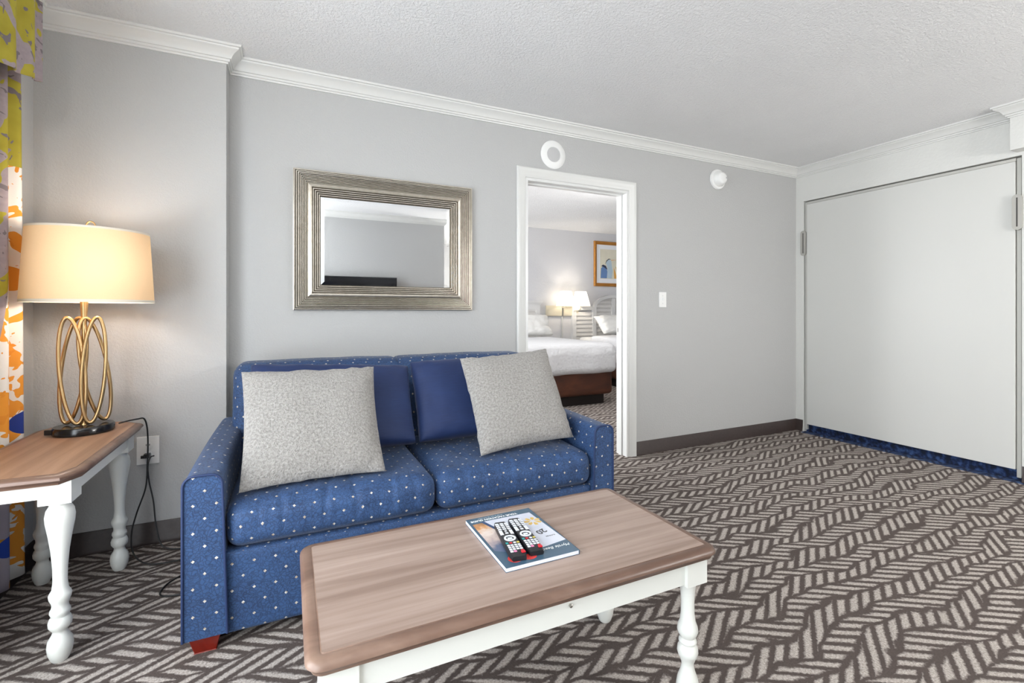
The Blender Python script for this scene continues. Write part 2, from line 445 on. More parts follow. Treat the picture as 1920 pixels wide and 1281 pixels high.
def pillow(name, corners, T, mat, parent=None, n=28, pinch=.07, seed=0, wr=.006, power=.55, corner_pull=0.0):
    """soft square pillow from four corners BL, BR, TL, TR"""
    BL, BR, TL, TR = [Vector(c) for c in corners]
    nrm = ((BR-BL).cross(TL-BL)).normalized()
    bm = bmesh.new(); uvl = bm.loops.layers.uv.verify(); W_ = (BR-BL).length; Hh = (TL-BL).length
    grid = {}
    ss = [math.sin(PI/2*(-1+2*i/n)) for i in range(n+1)]
    for side in (-1, 1):
        for i, u in enumerate(ss):
            for j, v in enumerate(ss):
                edge = i in (0, n) or j in (0, n)
                if edge and side == 1: grid[(1, i, j)] = grid[(-1, i, j)]; continue
                uu = u*(1-pinch*(1-v*v)*(abs(u)**2)); vv = v*(1-pinch*(1-u*u)*(abs(v)**2))
                a = (uu+1)/2; b = (vv+1)/2
                base = (BL*(1-a)+BR*a)*(1-b)+(TL*(1-a)+TR*a)*b
                t = T*((1-u**4)*(1-v**4))**power
                nz = noise.noise(Vector((u*2.3+seed, v*2.3, side*3.1)))*wr*1.1+noise.noise(Vector((u*7+seed, v*7, side)))*wr*(.4+1.2*max(abs(u), abs(v))**3)
                if edge: nz = noise.noise(Vector((u*6+seed*3, v*6, 0)))*wr*.8
                grid[(side, i, j)] = bm.verts.new(base+nrm*(side*t)+nrm*nz*(1 if edge else side))
    for side in (-1, 1):
        for i in range(n):
            for j in range(n):
                q = [(side, i, j), (side, i+1, j), (side, i+1, j+1), (side, i, j+1)]
                if side == -1: q.reverse()
                f = bm.faces.new([grid[k] for k in q])
                for l, k in zip(f.loops, q): l[uvl].uv = ((ss[k[1]]+1)/2*W_, (ss[k[2]]+1)/2*Hh+(side+1)*.3)
    o = link(name, bm, mat, parent, smooth=70, keep_uv=True)
    return o, grid, ss

def text_mesh(name, body, size, mat, parent, loc, rot, bold=False, shear=0, extr=.0002, sx=1):
    cu = bpy.data.curves.new(name, 'FONT'); cu.body = body; cu.size = size; cu.extrude = extr; cu.shear = shear
    cu.align_x = 'CENTER'; cu.align_y = 'CENTER'
    if bold: cu.offset = size*.02
    to = bpy.data.objects.new(name+'_src', cu); C.objects.link(to)
    dg = bpy.context.evaluated_depsgraph_get(); dg.update()
    me = bpy.data.meshes.new_from_object(to.evaluated_get(dg)); me.name = name
    bpy.data.objects.remove(to); bpy.data.curves.remove(cu)
    me.materials.clear(); me.materials.append(mat)
    o = bpy.data.objects.new(name, me); C.objects.link(o); o.parent = parent; o.location = loc; o.rotation_euler = rot; o.scale = (sx, 1, 1)
    return o

# ================================================================== room shell
T = .12
struct(link('floor', boxes((XL-.2, XBED+.2, YFAR-.1, YBED+.1, -.06, 0)), M['carpet']))
struct(link('ceiling', boxes((XL-.2, XBED+.2, YFAR-.1, YBED+.1, H, H+.08)), M['ceiling']))
# back wall with doorway
DX0, DX1, DZ = 1.452, 2.325, 2.01
struct(link('wall_back', boxes((XL-.1, DX0, YB, YB+T, 0, H), (DX1, XBED+.1, YB, YB+T, 0, H), (DX0, DX1, YB, YB+T, DZ, H)), M['wall']))
struct(link('wall_pier', boxes((XL, PX, YP, YB, 0, H)), M['wall'], bevel=.004))
# window wall, openings for both windows
WY0, WY1, WZ0, WZ1 = -.80, 1.75, .12, 2.12
BY0, BY1, BZ0, BZ1 = 3.8, 6.0, .5, 2.12
struct(link('wall_left', boxes((XL-.1, XL, YFAR, WY0, 0, H), (XL-.1, XL, WY1, BY0, 0, H), (XL-.1, XL, BY1, YBED, 0, H),
    (XL-.1, XL, WY0, WY1, 0, WZ0), (XL-.1, XL, WY0, WY1, WZ1, H), (XL-.1, XL, BY0, BY1, 0, BZ0), (XL-.1, XL, BY0, BY1, BZ1, H)), M['wall']))
for k, (a, b, z0, z1) in enumerate(((WY0, WY1, WZ0, WZ1), (BY0, BY1, BZ0, BZ1))):
    mid = (a+b)/2; x0, x1 = XL-.085, XL-.035
    w = struct(link('window_%d' % (k+1), boxes((x0, x1, a, a+.05, z0, z1), (x0, x1, b-.05, b, z0, z1), (x0, x1, a, b, z0, z0+.05), (x0, x1, a, b, z1-.05, z1), (x0, x1, mid-.03, mid+.03, z0, z1)), M['plastic_white'], bevel=.004))
    p = link('window_pane', boxes((XL-.064, XL-.058, a+.05, mid-.03, z0+.05, z1-.05), (XL-.064, XL-.058, mid+.03, b-.05, z0+.05, z1-.05)), M['glass'], w)
struct(link('wall_front', boxes((XL, 2.03, YF-.1, YF, 0, H)), M['wall']))
struct(link('wall_alcove_side', boxes((1.93, 2.03, YFAR, YF-.1, 0, H)), M['wall']))
struct(link('wall_alcove', boxes((XL-.1, XBED+.1, YFAR-.1, YFAR, 0, H)), M['wall']))
struct(link('wall_bedroom_far', boxes((XL-.1, XBED+.1, YBED, YBED+.1, 0, H)), M['bedwall']))
struct(link('wall_bedroom_right', boxes((XBED, XBED+.1, YB+T, YBED, 0, H)), M['bedwall']))
# right wall: opening for the wall bed, pilaster nearer the camera
PY0, PY1, PZ = 1.372, 2.806, 2.108
struct(link('wall_right', boxes((XR, XR+.1, PY1, YB, 0, H), (XR, XR+.1, PY0, PY1, PZ, H), (XR, XR+.1, YFAR, PY0, 0, H)), M['white_wall'], bevel=.002))
struct(link('wall_bulkhead', boxes((XA, XR, YFAR, 1.394, 2.13, H)), M['white_wall'], bevel=.003))

# crown moulding
CR = [(0, H-.078), (.008, H-.078), (.010, H-.070), (.016, H-.068), (.018, H-.058), (.024, H-.056), (.028, H-.047), (.037, H-.034), (.05, H-.024), (.060, H-.018), (.062, H-.012), (.070, H-.010), (.072, H)]
bm = bmesh.new()
sweep(bm, [(XL, YF), (XL, YP), (PX, YP), (PX, YB), (XR, YB), (XR, 1.394), (XA, 1.394), (XA, YFAR)], CR, side=-1)
struct(link('trim_1', bm, M['trim'], smooth=35))
bm = bmesh.new()
sweep(bm, [(2.03, YFAR), (2.03, YF), (XL, YF)], CR, side=-1)
struct(link('trim_2', bm, M['trim'], smooth=35))

# baseboards
BP = [(0, .0), (.009, .0), (.009, .006), (.005, .012), (.005, .096), (.004, .101), (0, .102)]
def bboard(name, path, side=-1):
    bm = bmesh.new(); sweep(bm, path, [(.011, 0), (.011, .012), (.006, .022), (.006, .098), (.003, .103), (0, .103)], side=side); return struct(link(name, bm, M['base'], smooth=40))
bboard('baseboard_pier', [(XL, YP), (PX, YP), (PX, YB), (1.383, YB)])
bboard('baseboard_back', [(2.392, YB), (XR, YB), (XR, PY1+.004)])
bboard('baseboard_right', [(XR-.004, PY0-.004), (XR-.004, YFAR)])
bboard('baseboard_left', [(XL, WY1+.3), (XL, YP)])
bboard('baseboard_front', [(2.03, YF), (XL, YF)])
bboard('baseboard_bedroom', [(XL, YBED), (XBED, YBED)])

# ------------------------------------------------------------------ doorway casing (door_1)
bm = bmesh.new()
def casing(bm, y, sgn):
    pr = [(0, 0), (0, .012), (.006, .017), (.02, .017), (.028, .013), (.05, .011), (.056, .007), (.066, .006), (.07, 0)]  # (from outer edge inward, thickness)
    O = [(1.383, 0), (1.383, 2.08), (2.392, 2.08), (2.392, 0)]; rings = []
    dirs = [(1, 0), (1, -1), (-1, -1), (-1, 0)]
    for (x_, z_), (dx, dz) in zip(O, dirs):
        rings.append([bm.verts.new((x_+dx*a, y-sgn*t_, z_+dz*a)) for a, t_ in pr])
    for a, b in zip(rings, rings[1:]):
        for k in range(len(pr)-1): bm.faces.new((a[k], b[k], b[k+1], a[k+1]))
    for r in (rings[0], rings[-1]): bm.faces.new(r)
casing(bm, YB, 1); casing(bm, YB+T, -1)
door = struct(link('door_1', bm, M['trim'], smooth=30))
j = .018
link('door_jamb', boxes((DX0, DX0+j, YB-.002, YB+T+.002, 0, DZ), (DX1-j, DX1, YB-.002, YB+T+.002, 0, DZ), (DX0+j, DX1-j, YB-.0018, YB+T+.0018, DZ-j, DZ),
   (DX0+j, DX0+j+.011, YB+.05, YB+.085, 0, DZ-j), (DX1-j-.011, DX1-j, YB+.05, YB+.085, 0, DZ-j), (DX0+j+.011, DX1-j-.011, YB+.0502, YB+.0848, DZ-j-.011, DZ-j)), M['door_paint'], door, bevel=.0015)
sp = link('strike_plate', boxes((DX1-j-.0015, DX1-j+.001, YB+.086, YB+.115, .925, .985)), M['chrome'], door, bevel=.0005)
link('latch_hole', boxes((DX1-j-.0022, DX1-j-.001, YB+.093, YB+.106, .94, .97)), M['dark_metal'], sp)

# ================================================================== wall bed (large white panel)
RY0, RY1 = PY0+.006, PY1-.006
wb = empty('wall_bed', (XR, (PY0+PY1)/2, 0), 'large white folded-up wall bed panel set flush in the right wall', 'wall bed')
def wlink(name, bm, mat, parent=wb, **kw):
    bmesh.ops.translate(bm, vec=-Vector(parent.location) if parent is wb else Vector((0, 0, 0)), verts=bm.verts)
    return link(name, bm, mat, parent, **kw)
wlink('recess_lining', boxes((XR+.045, XR+.06, PY0, PY1, .0, PZ)), M['gap'])
wlink('side_rail', boxes((XR+.012, XR+.045, RY1-.02, RY1, .02, PZ-.012)), M['strip'], bevel=.002)
wlink('side_rail', boxes((XR+.012, XR+.045, RY0, RY0+.022, .02, PZ-.012)), M['strip'], bevel=.002)
wlink('top_rail', boxes((XR+.006, XR+.045, RY0+.024, RY1-.022, 2.078, PZ-.010)), M['strip'], bevel=.002)
pn = wlink('door_panel', boxes((XR+.002, XR+.04, RY0+.026, RY1-.024, .071, 2.076)), M['panel'], bevel=.002)
g = G('mottled_navy_carpet_skirt'); o = g.obj(); g.set(Base_Color=g.ramp(g.noise(o, 26, 2), [(.42, rgb(12, 22, 44)), (.54, rgb(26, 44, 82)), (.68, rgb(52, 76, 120))]), Roughness=.95)
wlink('kickboard', boxes((XR+.035, XR+.044, RY0, RY1, 0, .066)), g.m)
def pull(y0, y1, z0, z1, proud):
    bm = bmesh.new(); w = (y1-y0)/2; cy = (y0+y1)/2; pts = []
    for k in range(9): a = PI*k/8; pts.append((cy+w*math.cos(a), z1-w+w*math.sin(a)))
    for k in range(9): a = PI+PI*k/8; pts.append((cy+w*math.cos(a), z0+w+w*math.sin(a)))
    prism(bm, pts, [lambda p: Vector((XR+.012, p[0], p[1])), lambda p: Vector((XR-proud, p[0], p[1]))])
    h_ = wlink('pull_handle', bm, M['chrome'], bevel=.002, smooth=40)
    b2 = boxes((XR-proud-.0008, XR-proud+.001, cy-.0035, cy+.0035, z0+w*.9, z1-w*.9))
    bmesh.ops.translate(b2, vec=-Vector(wb.location), verts=b2.verts)
    link('grip_slot', b2, M['dark_metal'], h_)
M['pull'] = plain('painted_metal_pull', rgb(180, 178, 172), .35, .3)
M['chrome_keep'] = M['chrome']; M['chrome'] = M['pull']
pull(2.784, 2.830, 1.612, 1.838, .006); pull(1.366, 1.410, 1.628, 1.855, .022)
M['chrome'] = M['chrome_keep']

# ================================================================== things on the back wall
# framed mirror
MX0, MX1, MZ0, MZ1 = .020, 1.055, 1.108, 1.884
mr = empty('wall_mirror', ((MX0+MX1)/2, YB, (MZ0+MZ1)/2), 'rectangular mirror in a wide ribbed champagne frame on the wall over the sofa', 'mirror')
prof = [(0, .0), (0, .030)]
def ridge(w0, w1, d0, d1, cnt):
    for k in range(cnt):
        a = w0+(w1-w0)*k/cnt; b = w0+(w1-w0)*(k+1)/cnt; dd = d0+(d1-d0)*(k+.5)/cnt; s = (b-a)
        prof.extend([(a+.03*s, dd-.006), (a+.17*s, dd-.001), (a+.35*s, dd+.001), (a+.65*s, dd+.001), (a+.83*s, dd-.001), (a+.97*s, dd-.006)])
ridge(.002, .030, .034, .050, 3); ridge(.030, .072, .047, .022, 6); prof += [(.072, .024), (.075, .031), (.083, .034), (.092, .031), (.095, .026)]
ridge(.096, .138, .026, .014, 4); prof += [(.14, .012), (.14, .004)]
bm = bmesh.new(); rings = []
hx, hz = (MX1-MX0)/2, (MZ1-MZ0)/2
for sx_, sz_ in ((-1, -1), (1, -1), (1, 1), (-1, 1)):
    rings.append([bm.verts.new((sx_*(hx-w_), -d_-.002, sz_*(hz-w_))) for w_, d_ in prof])
for i in range(4):
    a, b = rings[i], rings[(i+1) % 4]
    for k in range(len(prof)-1):
        f = bm.faces.new((a[k], b[k], b[k+1], a[k+1]))
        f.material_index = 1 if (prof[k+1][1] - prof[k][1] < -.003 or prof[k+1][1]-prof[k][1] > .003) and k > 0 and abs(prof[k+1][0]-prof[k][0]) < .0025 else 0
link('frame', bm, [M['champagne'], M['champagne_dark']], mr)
bm = bmesh.new(); ox, oz = hx-.138, hz-.138; bv = .022
o4 = [bm.verts.new((a*ox, -.0075, b*oz)) for a, b in ((-1, -1), (1, -1), (1, 1), (-1, 1))]
i4 = [bm.verts.new((a*(ox-bv), -.0090, b*(oz-bv))) for a, b in ((-1, -1), (1, -1), (1, 1), (-1, 1))]
bm.faces.new(i4)
for k in range(4): bm.faces.new((o4[k], o4[(k+1) % 4], i4[(k+1) % 4], i4[k]))
bk = [bm.verts.new((v.co.x, -.003, v.co.z)) for v in o4]
for k in range(4): bm.faces.new((bk[k], bk[(k+1) % 4], o4[(k+1) % 4], o4[k]))
bm.faces.new(list(reversed(bk)))
link('mirror_glass', bm, M['mirror'], mr)

# round speaker
t = empty('ceiling_speaker', (1.667, YB, 2.192), 'round white speaker with grey grille on the wall above the doorway', 'speaker')
t.name = 'wall_speaker'
bm = bmesh.new(); lathe(bm, [(.0, 0), (.098, 0), (.099, .004), (.094, .009), (.055, .013), (.053, .010), (0, .010)], 48, axis='y'); link('rim', bm, M['plastic_white'], t, smooth=40)
bm = bmesh.new(); lathe(bm, [(.0, .0095), (.052, .0095), (.050, .0125), (0, .0135)], 40, axis='y'); link('grille', bm, M['grille'], t, smooth=40)
# smoke alarm / strobe
t = empty('smoke_detector', (3.252, YB, 2.206), 'white round smoke alarm projecting from grey wall near the right corner', 'smoke alarm')
bm = bmesh.new(); lathe(bm, [(0, 0), (.083, 0), (.085, .008), (.080, .018), (.066, .020), (0, .020)], 40, axis='y'); link('base_plate', bm, M['plastic_white'], t, smooth=40)
bm = bmesh.new(); lathe(bm, [(0, .02), (.064, .02), (.064, .028), (.060, .040), (.052, .052), (.046, .064), (.03, .072), (0, .074)], 40, axis='y'); link('dome', bm, M['plastic_white'], t, smooth=40)
bm = bmesh.new(); lathe(bm, [(0, .064), (.008, .064), (.007, .076), (0, .077)], 14, cx=.03, cy=.002, axis='y'); link('indicator_light', bm, M['grille'], t, smooth=40)
# light switch
t = empty('light_switch', (2.657, YB, 1.192), 'small white light switch plate right of the doorway', 'light switch')
link('cover_plate', boxes((-.036, .036, -.006, 0, -.059, .059)), M['plastic_white'], t, bevel=.002)
link('toggle', boxes((-.005, .005, -.018, -.005, -.004, .014)), M['plastic_white'], t, bevel=.001)
for z_ in (-.03, .03):
    bm = bmesh.new(); lathe(bm, [(0, .005), (.003, .005), (.0028, .007), (0, .007)], 10, cy=z_, axis='y'); link('screw', bm, M['grille'], t)
# outlet on the pier
t = empty('wall_outlet', (-.602, YP, .445), 'white double wall outlet behind the lamp table with a black plug in it', 'outlet')
link('cover_plate', boxes((-.043, .043, -.006, 0, -.064, .064)), M['plastic_white'], t, bevel=.002)
for z_ in (.021, -.021):
    bm = bmesh.new(); lathe(bm, [(0, .005), (.0165, .005), (.016, .0085), (0, .0085)], 24, cy=z_, axis='y'); s_o = link('socket', bm, M['plastic_white'], t, smooth=40)
    link('slots', boxes((-.0075, -.005, -.0092, -.008, z_+.001, z_+.009), (.005, .0075, -.0092, -.008, z_+.001, z_+.009), (-.002, .002, -.0092, -.008, z_-.009, z_-.004)), M['dark_metal'], s_o)

# television on the wall behind the camera (seen in the mirror)
t = empty('television', (.715, YF+.02, .858), 'black flat television seen in the mirror on the opposite wall', 'television')
link('casing', boxes((-.615, .615, .04, .09, .012, .70)), M['black'], t, bevel=.006)
link('screen', boxes((-.603, .603, .089, .092, .014, .688)), M['screen'], t)
link('stand_foot', boxes((-.3, .3, .0, .14, 0, .012)), M['black'], t)

# lamps added as unseen fill: a globe pendant in the alcove, a torchiere by the window
M['globe'] = G('fill_lamp_glass').set(Base_Color=(.9, .9, .88, 1), Emission_Color=(1, .96, .9, 1), Emission_Strength=5.0).m  # glowing glass of the added fill lamps
t = empty('fill_pendant', (3.3, -1.25, H), 'unseen opal globe pendant added as fill light in the alcove behind the camera', 'pendant lamp')
bm = bmesh.new(); lathe(bm, [(0, 0), (.06, 0), (.06, -.02), (.012, -.03), (.006, -.035), (.006, -.61), (.04, -.62), (.04, -.65), (0, -.65)], 32); link('canopy_and_rod', bm, M['chrome'], t, smooth=40)
bm = bmesh.new(); lathe(bm, [(.14*math.sin(PI*q/16), -.78+.14*math.cos(PI*q/16)) for q in range(17)], 32); link('globe', bm, M['globe'], t, smooth=60)
for dx_, dy_ in ((-.17, 0), (.17, 0)): point('fill_pendant_light', (3.3+dx_, -1.25, H-.78), 95, (1, .985, .97), .10)
t = empty('fill_torchiere', (-.62, -.58, 0), 'unseen floor-standing uplighter added as fill light behind the camera by the window', 'floor lamp')
bm = bmesh.new(); lathe(bm, [(0, 0), (.13, 0), (.13, .015), (.02, .03), (.011, .04), (.011, 1.72), (.03, 1.74), (0, 1.745)], 32); link('stand', bm, M['chrome'], t, smooth=40)
bm = bmesh.new(); lathe(bm, [(.02, 1.742), (.10, 1.77), (.16, 1.83), (.165, 1.835), (.155, 1.832), (.098, 1.778), (.0, 1.752)], 36); link('bowl', bm, M['chrome'], t, smooth=40)
point('fill_torchiere_light', (-.62, -.58, 1.90), 27, (1, .99, .98), .08)

# dresser under the television, added out of view behind the camera
t = empty('dresser', (.86, YF+.235, 0), 'low white dresser behind the camera under the television', 'dresser')
link('cabinet', boxes((-.92, .92, -.22, .22, .05, .83), (-.88, .88, -.20, .19, 0, .05)), M['furn_white'], t, bevel=.003)
link('worktop', boxes((-.95, .95, -.23, .24, .83, .858)), M['laminate'], t, bevel=.004)
for cx_ in (-.61, 0, .61):
    for z0_ in (.08, .33, .58):
        dr = link('drawer', boxes((cx_-.295, cx_+.295, .221, .238, z0_, z0_+.235)), M['furn_white'], t, bevel=.003)
        link('knob', boxes((cx_-.05, cx_+.05, .238, .252, z0_+.11, z0_+.122)), M['chrome'], dr, bevel=.002)

# ================================================================== sofa
SX0, SX1, SY0, SY1 = -.303, 1.352, 1.785, 2.735
sofa = empty('sofa', ((SX0+SX1)/2, SY0, 0), 'blue two-seat sofa patterned with small diamonds against the grey wall', 'sofa')
def sl(name, bm, mat, parent=None, **kw):
    bmesh.ops.translate(bm, vec=-Vector(sofa.location), verts=bm.verts); return link(name, bm, mat, parent or sofa, **kw)
def arm_outline(xo, xi, z0, zt, s):
    # xo outer, xi inner, s=+1 when inner lies at +x
    r = .032; pts = [(xo-.006*s*0, z0), (xo, zt-r)]
    for k in range(1, 6): a = PI/2*k/5; pts.append((xo+s*(r-r*math.cos(a)), zt-r+r*math.sin(a)))
    for k in range(0, 6): a = PI/2*k/5; pts.append((xi-s*(r-r*math.sin(a)), zt-r+r*math.cos(a)))
    pts.append((xi+s*.014, z0)); return pts
for side in (0, 1):
    xo, xi, s = (SX0, SX0+.108, 1) if side == 0 else (SX1, SX1-.100, -1)
    pts = arm_outline(xo, xi, .058, .578, s)
    bm = bmesh.new(); N = 14
    def mk(k):
        yy_ = SY0+(SY1-SY0-.02)*k/N; t_ = k/N
        def f(p):
            cx = (xo+xi)/2; dz = .005*math.sin(t_*PI)*(1 if p[1] > .5 else 0)
            return Vector((cx+(p[0]-cx)*(1+.06*math.sin(t_*PI)), yy_, p[1]+dz))
        return f
    prism(bm, pts, [mk(k) for k in range(N+1)])
    arm = sl('armrest', bm, M['sofa'], smooth=50, bevel=.0)
    bm = bmesh.new(); path = [(p[0], SY0-.001, p[1]) for p in pts]
    tube(bm, path, .0042, 8, closed=False); sl('piping', bm, M['piping'], arm, smooth=60)
    for yf_ in (SY0+.02, SY1-.1):
        bm = bmesh.new()
        cx = (xo+xi)/2+.004*s
        prism(bm, [(-1, -1), (1, -1), (1, 1), (-1, 1)], [lambda p: Vector((cx+p[0]*.030, yf_+.035+p[1]*.030, 0)), lambda p: Vector((cx+p[0]*.046, yf_+.035+p[1]*.045, .062))])
        sl('foot', bm, M['red_wood'], bevel=.002)
# front panel with a soft lip
def fpf(q, p):
    q.y += .004*noise.noise(Vector((q.x*4, q.z*6, 0)))
    return q
bm = rbox((SX1-SX0-.20, .10, .272), .018, (30, 2, 8), fpf)
bmesh.ops.translate(bm, vec=((SX0+SX1)/2, SY0+.066, .176), verts=bm.verts)
sl('front_panel', bm, M['sofa'], keep_uv=True, smooth=60)
bm = boxes((SX0+.1, SX1-.1, SY0+.1, SY1-.03, .07, .30)); sl('seat_deck', bm, M['piping'])
# seat cushions
XM = .524
for a, b, sd in ((SX0+.112, XM-.002, 1), (XM+.002, SX1-.103, 5)):
    w_ = b-a; d_ = .66
    def cf(q, p, sd=sd):
        u, v = p[0], p[1]
        if q.z > 0:
            q.z += .012*(1-u**4)*(1-v**4)
            q.z += .004*noise.noise(Vector((q.x*14+sd, q.y*3, 1)))+.0035*abs(noise.noise(Vector((q.x*26+sd*2, q.y*5, 4))))
        if q.y < 0: q.y -= .012*(1-u**4)*(1-abs(p[2])**3); q.y += .004*noise.noise(Vector((q.x*18+sd, q.z*6, 3)))
        for kx, (xc, sl_, am) in enumerate(((-.26, .25, .0035), (-.17, -.18, .0045), (-.03, .12, .0055), (.06, -.22, .004), (.17, .2, .005), (.25, -.1, .0035))):
            xx_ = xc+.02*math.sin(sd*3+kx)+sl_*(q.y+.33)+.012*noise.noise(Vector((q.y*6, kx, sd)))
            fade = max(0, min(1, 1-(q.y+.10)/.25))*(1 if q.z > -.02 else .3)
            am *= .55
            dent = am*math.exp(-((q.x-xx_)/.010)**2)*fade-am*.5*math.exp(-((q.x-xx_-.020)/.014)**2)*fade
            if q.z > 0: q.z -= dent
            if q.y < -.28: q.y += dent
        q.x += .0045*noise.noise(Vector((q.z*9, q.y*7, sd)))
        return q
    bm = rbox((w_, d_, .150), .050, (96, 40, 8), cf)
    bmesh.ops.translate(bm, vec=((a+b)/2, SY0+d_/2+.004, .313+.075), verts=bm.verts)
    sl('seat_cushion', bm, M['sofa'], keep_uv=True, smooth=75)
# backrest, two upholstered halves leaning back
for a, b, sd in ((SX0+.068, XM+.022, 2), (XM-.022, SX1-.065, 8)):
    def bf(q, p, sd=sd):
        q.y -= .012*(1-p[0]**4)*(1-p[2]**2) if q.y < 0 else 0
        q.z += .006*(1-p[0]**2) if q.z > 0 else 0
        q.y += .16*(q.z/.62)
        q += Vector((0, .004*noise.noise(Vector((q.x*6+sd, q.z*6, 0))), .003*noise.noise(Vector((q.x*8+sd, 0, 2))) if q.z > .1 else 0))
        return q
    bm = rbox((b-a, .20, .56), .05, (24, 4, 20), bf)
    bmesh.ops.translate(bm, vec=((a+b)/2, 2.545, .853-.28), verts=bm.verts)
    sl('backrest', bm, M['sofa'], keep_uv=True, smooth=75)
bm = boxes((SX0+.11, SX1-.105, SY1-.035, SY1-.005, .06, .70)); sl('back_frame', bm, M['sofa'], bevel=.01)
bm = boxes((SX0+.075, SX0+.112, SY1-.06, SY1-.021, .50, .588)); sl('frame_post', bm, wood('bare_pine_frame', rgb(150, 122, 96), rgb(170, 140, 110), rgb(184, 156, 126)))

# loose navy back cushions
def navy(name, corners, label, seed):
    o, grid, ss = pillow(name, corners, .075, M['sofa_plain'], seed=seed, pinch=.02, wr=.006, power=.33)
    tag(o, label, 'cushion', 'navy back cushions on the sofa'); return o
navy('back_cushion', [(-.170, 2.13, .505), (.518, 2.13, .505), (-.150, 2.36, .862), (.530, 2.34, .826)], 'plain navy back cushion behind the left grey pillow', 3)
navy('back_cushion', [(.537, 2.13, .505), (1.228, 2.13, .505), (.540, 2.335, .846), (1.235, 2.35, .85)], 'plain navy back cushion with a pale spot behind the right grey pillow', 11)
# grey boucle pillows
def throw(corners, label, seed):
    o, grid, ss = pillow('throw_pillow', corners, .072, M['boucle'], seed=seed, pinch=.05, wr=.008, power=.6)
    tag(o, label, 'pillow', 'light grey throw pillows on the sofa')
throw([(-.156, 1.862, .480), (.338, 1.868, .482), (-.170, 2.14, .862), (.335, 2.14, .858)], 'light grey nubby throw pillow on the left seat of the sofa', 1)
throw([(.741, 1.890, .482), (1.213, 1.90, .508), (.735, 2.15, .875), (1.215, 2.17, .905)], 'light grey throw pillow tilted against the right arm of the sofa', 6)

# ================================================================== tables
def top_with_edge(parent, outline, zt, th, inset, lam, cx, cy):
    """laminate field inside a brown moulded edge"""
    def off(d):
        n = len(outline); out = []
        for i in range(n):
            a, b, c_ = Vector(outline[i-1]), Vector(outline[i]), Vector(outline[(i+1) % n])
            d0 = (b-a).normalized(); d1 = (c_-b).normalized(); n0 = Vector((-d0.y, d0.x)); n1 = Vector((-d1.y, d1.x)); m = (n0+n1); m = m/m.dot(n0)
            out.append(b+m*d)
        return out
    bm = bmesh.new(); inn = off(inset)
    vs_ = [bm.verts.new((p.x-cx, p.y-cy, zt)) for p in inn]; bm.faces.new(vs_)
    lo = [bm.verts.new((p.x-cx, p.y-cy, zt-th*.6)) for p in inn]; bm.faces.new(list(reversed(lo)))
    for i in range(len(vs_)): bm.faces.new((vs_[i], lo[i], lo[(i+1) % len(vs_)], vs_[(i+1) % len(vs_)]))
    top = link('tabletop', bm, lam, parent)
    bm = bmesh.new()
    pr = [(inset, zt-th*.6), (inset, zt+.0002), (inset-.002, zt-.0012), (inset-.004, zt-.0004), (.010, zt-.0025), (.004, zt-.006), (.001, zt-.011), (.0, zt-.016), (.004, zt-.019), (.005, zt-.0215), (.009, zt-.024), (.011, zt-th), (.03, zt-th), (inset, zt-th*.6)]
    rings = [];
    for o_, z_ in pr:
        rings.append([bm.verts.new((p.x-cx, p.y-cy, z_)) for p in off(o_)])
    for a, b in zip(rings, rings[1:]):
        for i in range(len(outline)): bm.faces.new((a[i], a[(i+1) % len(outline)], b[(i+1) % len(outline)], b[i]))
    link('edge_moulding', bm, M['edge_wood'], parent, smooth=45)
    return top

def round_rect(x0, x1, y0, y1, r, k=6):
    out = []
    for cx, cy, a0 in ((x1-r, y0+r, -PI/2), (x1-r, y1-r, 0), (x0+r, y1-r, PI/2), (x0+r, y0+r, PI)):
        for i in range(k+1): a = a0+PI/2*i/k; out.append((cx+r*math.cos(a), cy+r*math.sin(a)))
    return out

def turned_leg(prof, block, cx, cy, parent):
    """lathe-turned leg below a square block (z0, z1, half)"""
    bm = bmesh.new(); lathe(bm, prof, 36, cx, cy)
    leg = link('leg', bm, M['furn_white'], parent, smooth=50)
    z0, z1, hf = block
    link('corner_block', boxes((cx-hf, cx+hf, cy-hf, cy+hf, z0, z1)), M['furn_white'], leg, bevel=.002)
    return leg

# ---- coffee table
CX0, CX1, CY0, CY1, CZ = .026, 1.080, .940, 1.452, .45
ccx, ccy = (CX0+CX1)/2, (CY0+CY1)/2
ct = empty('coffee_table', (ccx, ccy, 0), 'long coffee table with washed oak top and turned white legs', 'coffee table')
top_with_edge(ct, round_rect(CX0, CX1, CY0, CY1, .036), CZ, .031, .030, M['laminate'], ccx, ccy)
cprof = [(.0, 0), (.018, 0), (.022, .006), (.029, .028), (.031, .046), (.028, .066), (.020, .088), (.0165, .104), (.017, .112), (.0195, .118), (.020, .122), (.025, .130), (.0285, .142), (.027, .155), (.022, .163), (.021, .166), (.0245, .170), (.024, .176), (.020, .180), (.019, .183), (.024, .190), (.0285, .202), (.027, .214), (.0215, .228), (.0185, .25), (.018, .28), (.0195, .31), (.023, .336), (.026, .342), (.026, .347)]
lx0, lx1, ly0, ly1 = CX0+.062-ccx, CX1-.062-ccx, CY0+.062-ccy, CY1-.062-ccy
for cx, cy in ((lx0, ly0), (lx1, ly0), (lx0, ly1), (lx1, ly1)): turned_leg(cprof, (.345, .4195, .036), cx, cy, ct)
ap = .020
for nm, a in (('apron', (lx0+.03, lx1-.03, ly0-.026, ly0-.026+ap)), ('apron', (lx0+.03, lx1-.03, ly1+.006, ly1+.026)), ('apron', (lx0-.026, lx0-.006, ly0+.03, ly1-.03)), ('apron', (lx1+.006, lx1+.026, ly0+.03, ly1-.03))):
    link(nm, boxes((*a, .350, .4195)), M['furn_white'], ct, bevel=.0015)
bm = bmesh.new(); lathe(bm, [(0, .0), (.004, .0), (.0045, .006), (.002, .008), (0, .008)], 12, cx=.06, cy=.392, axis='y')
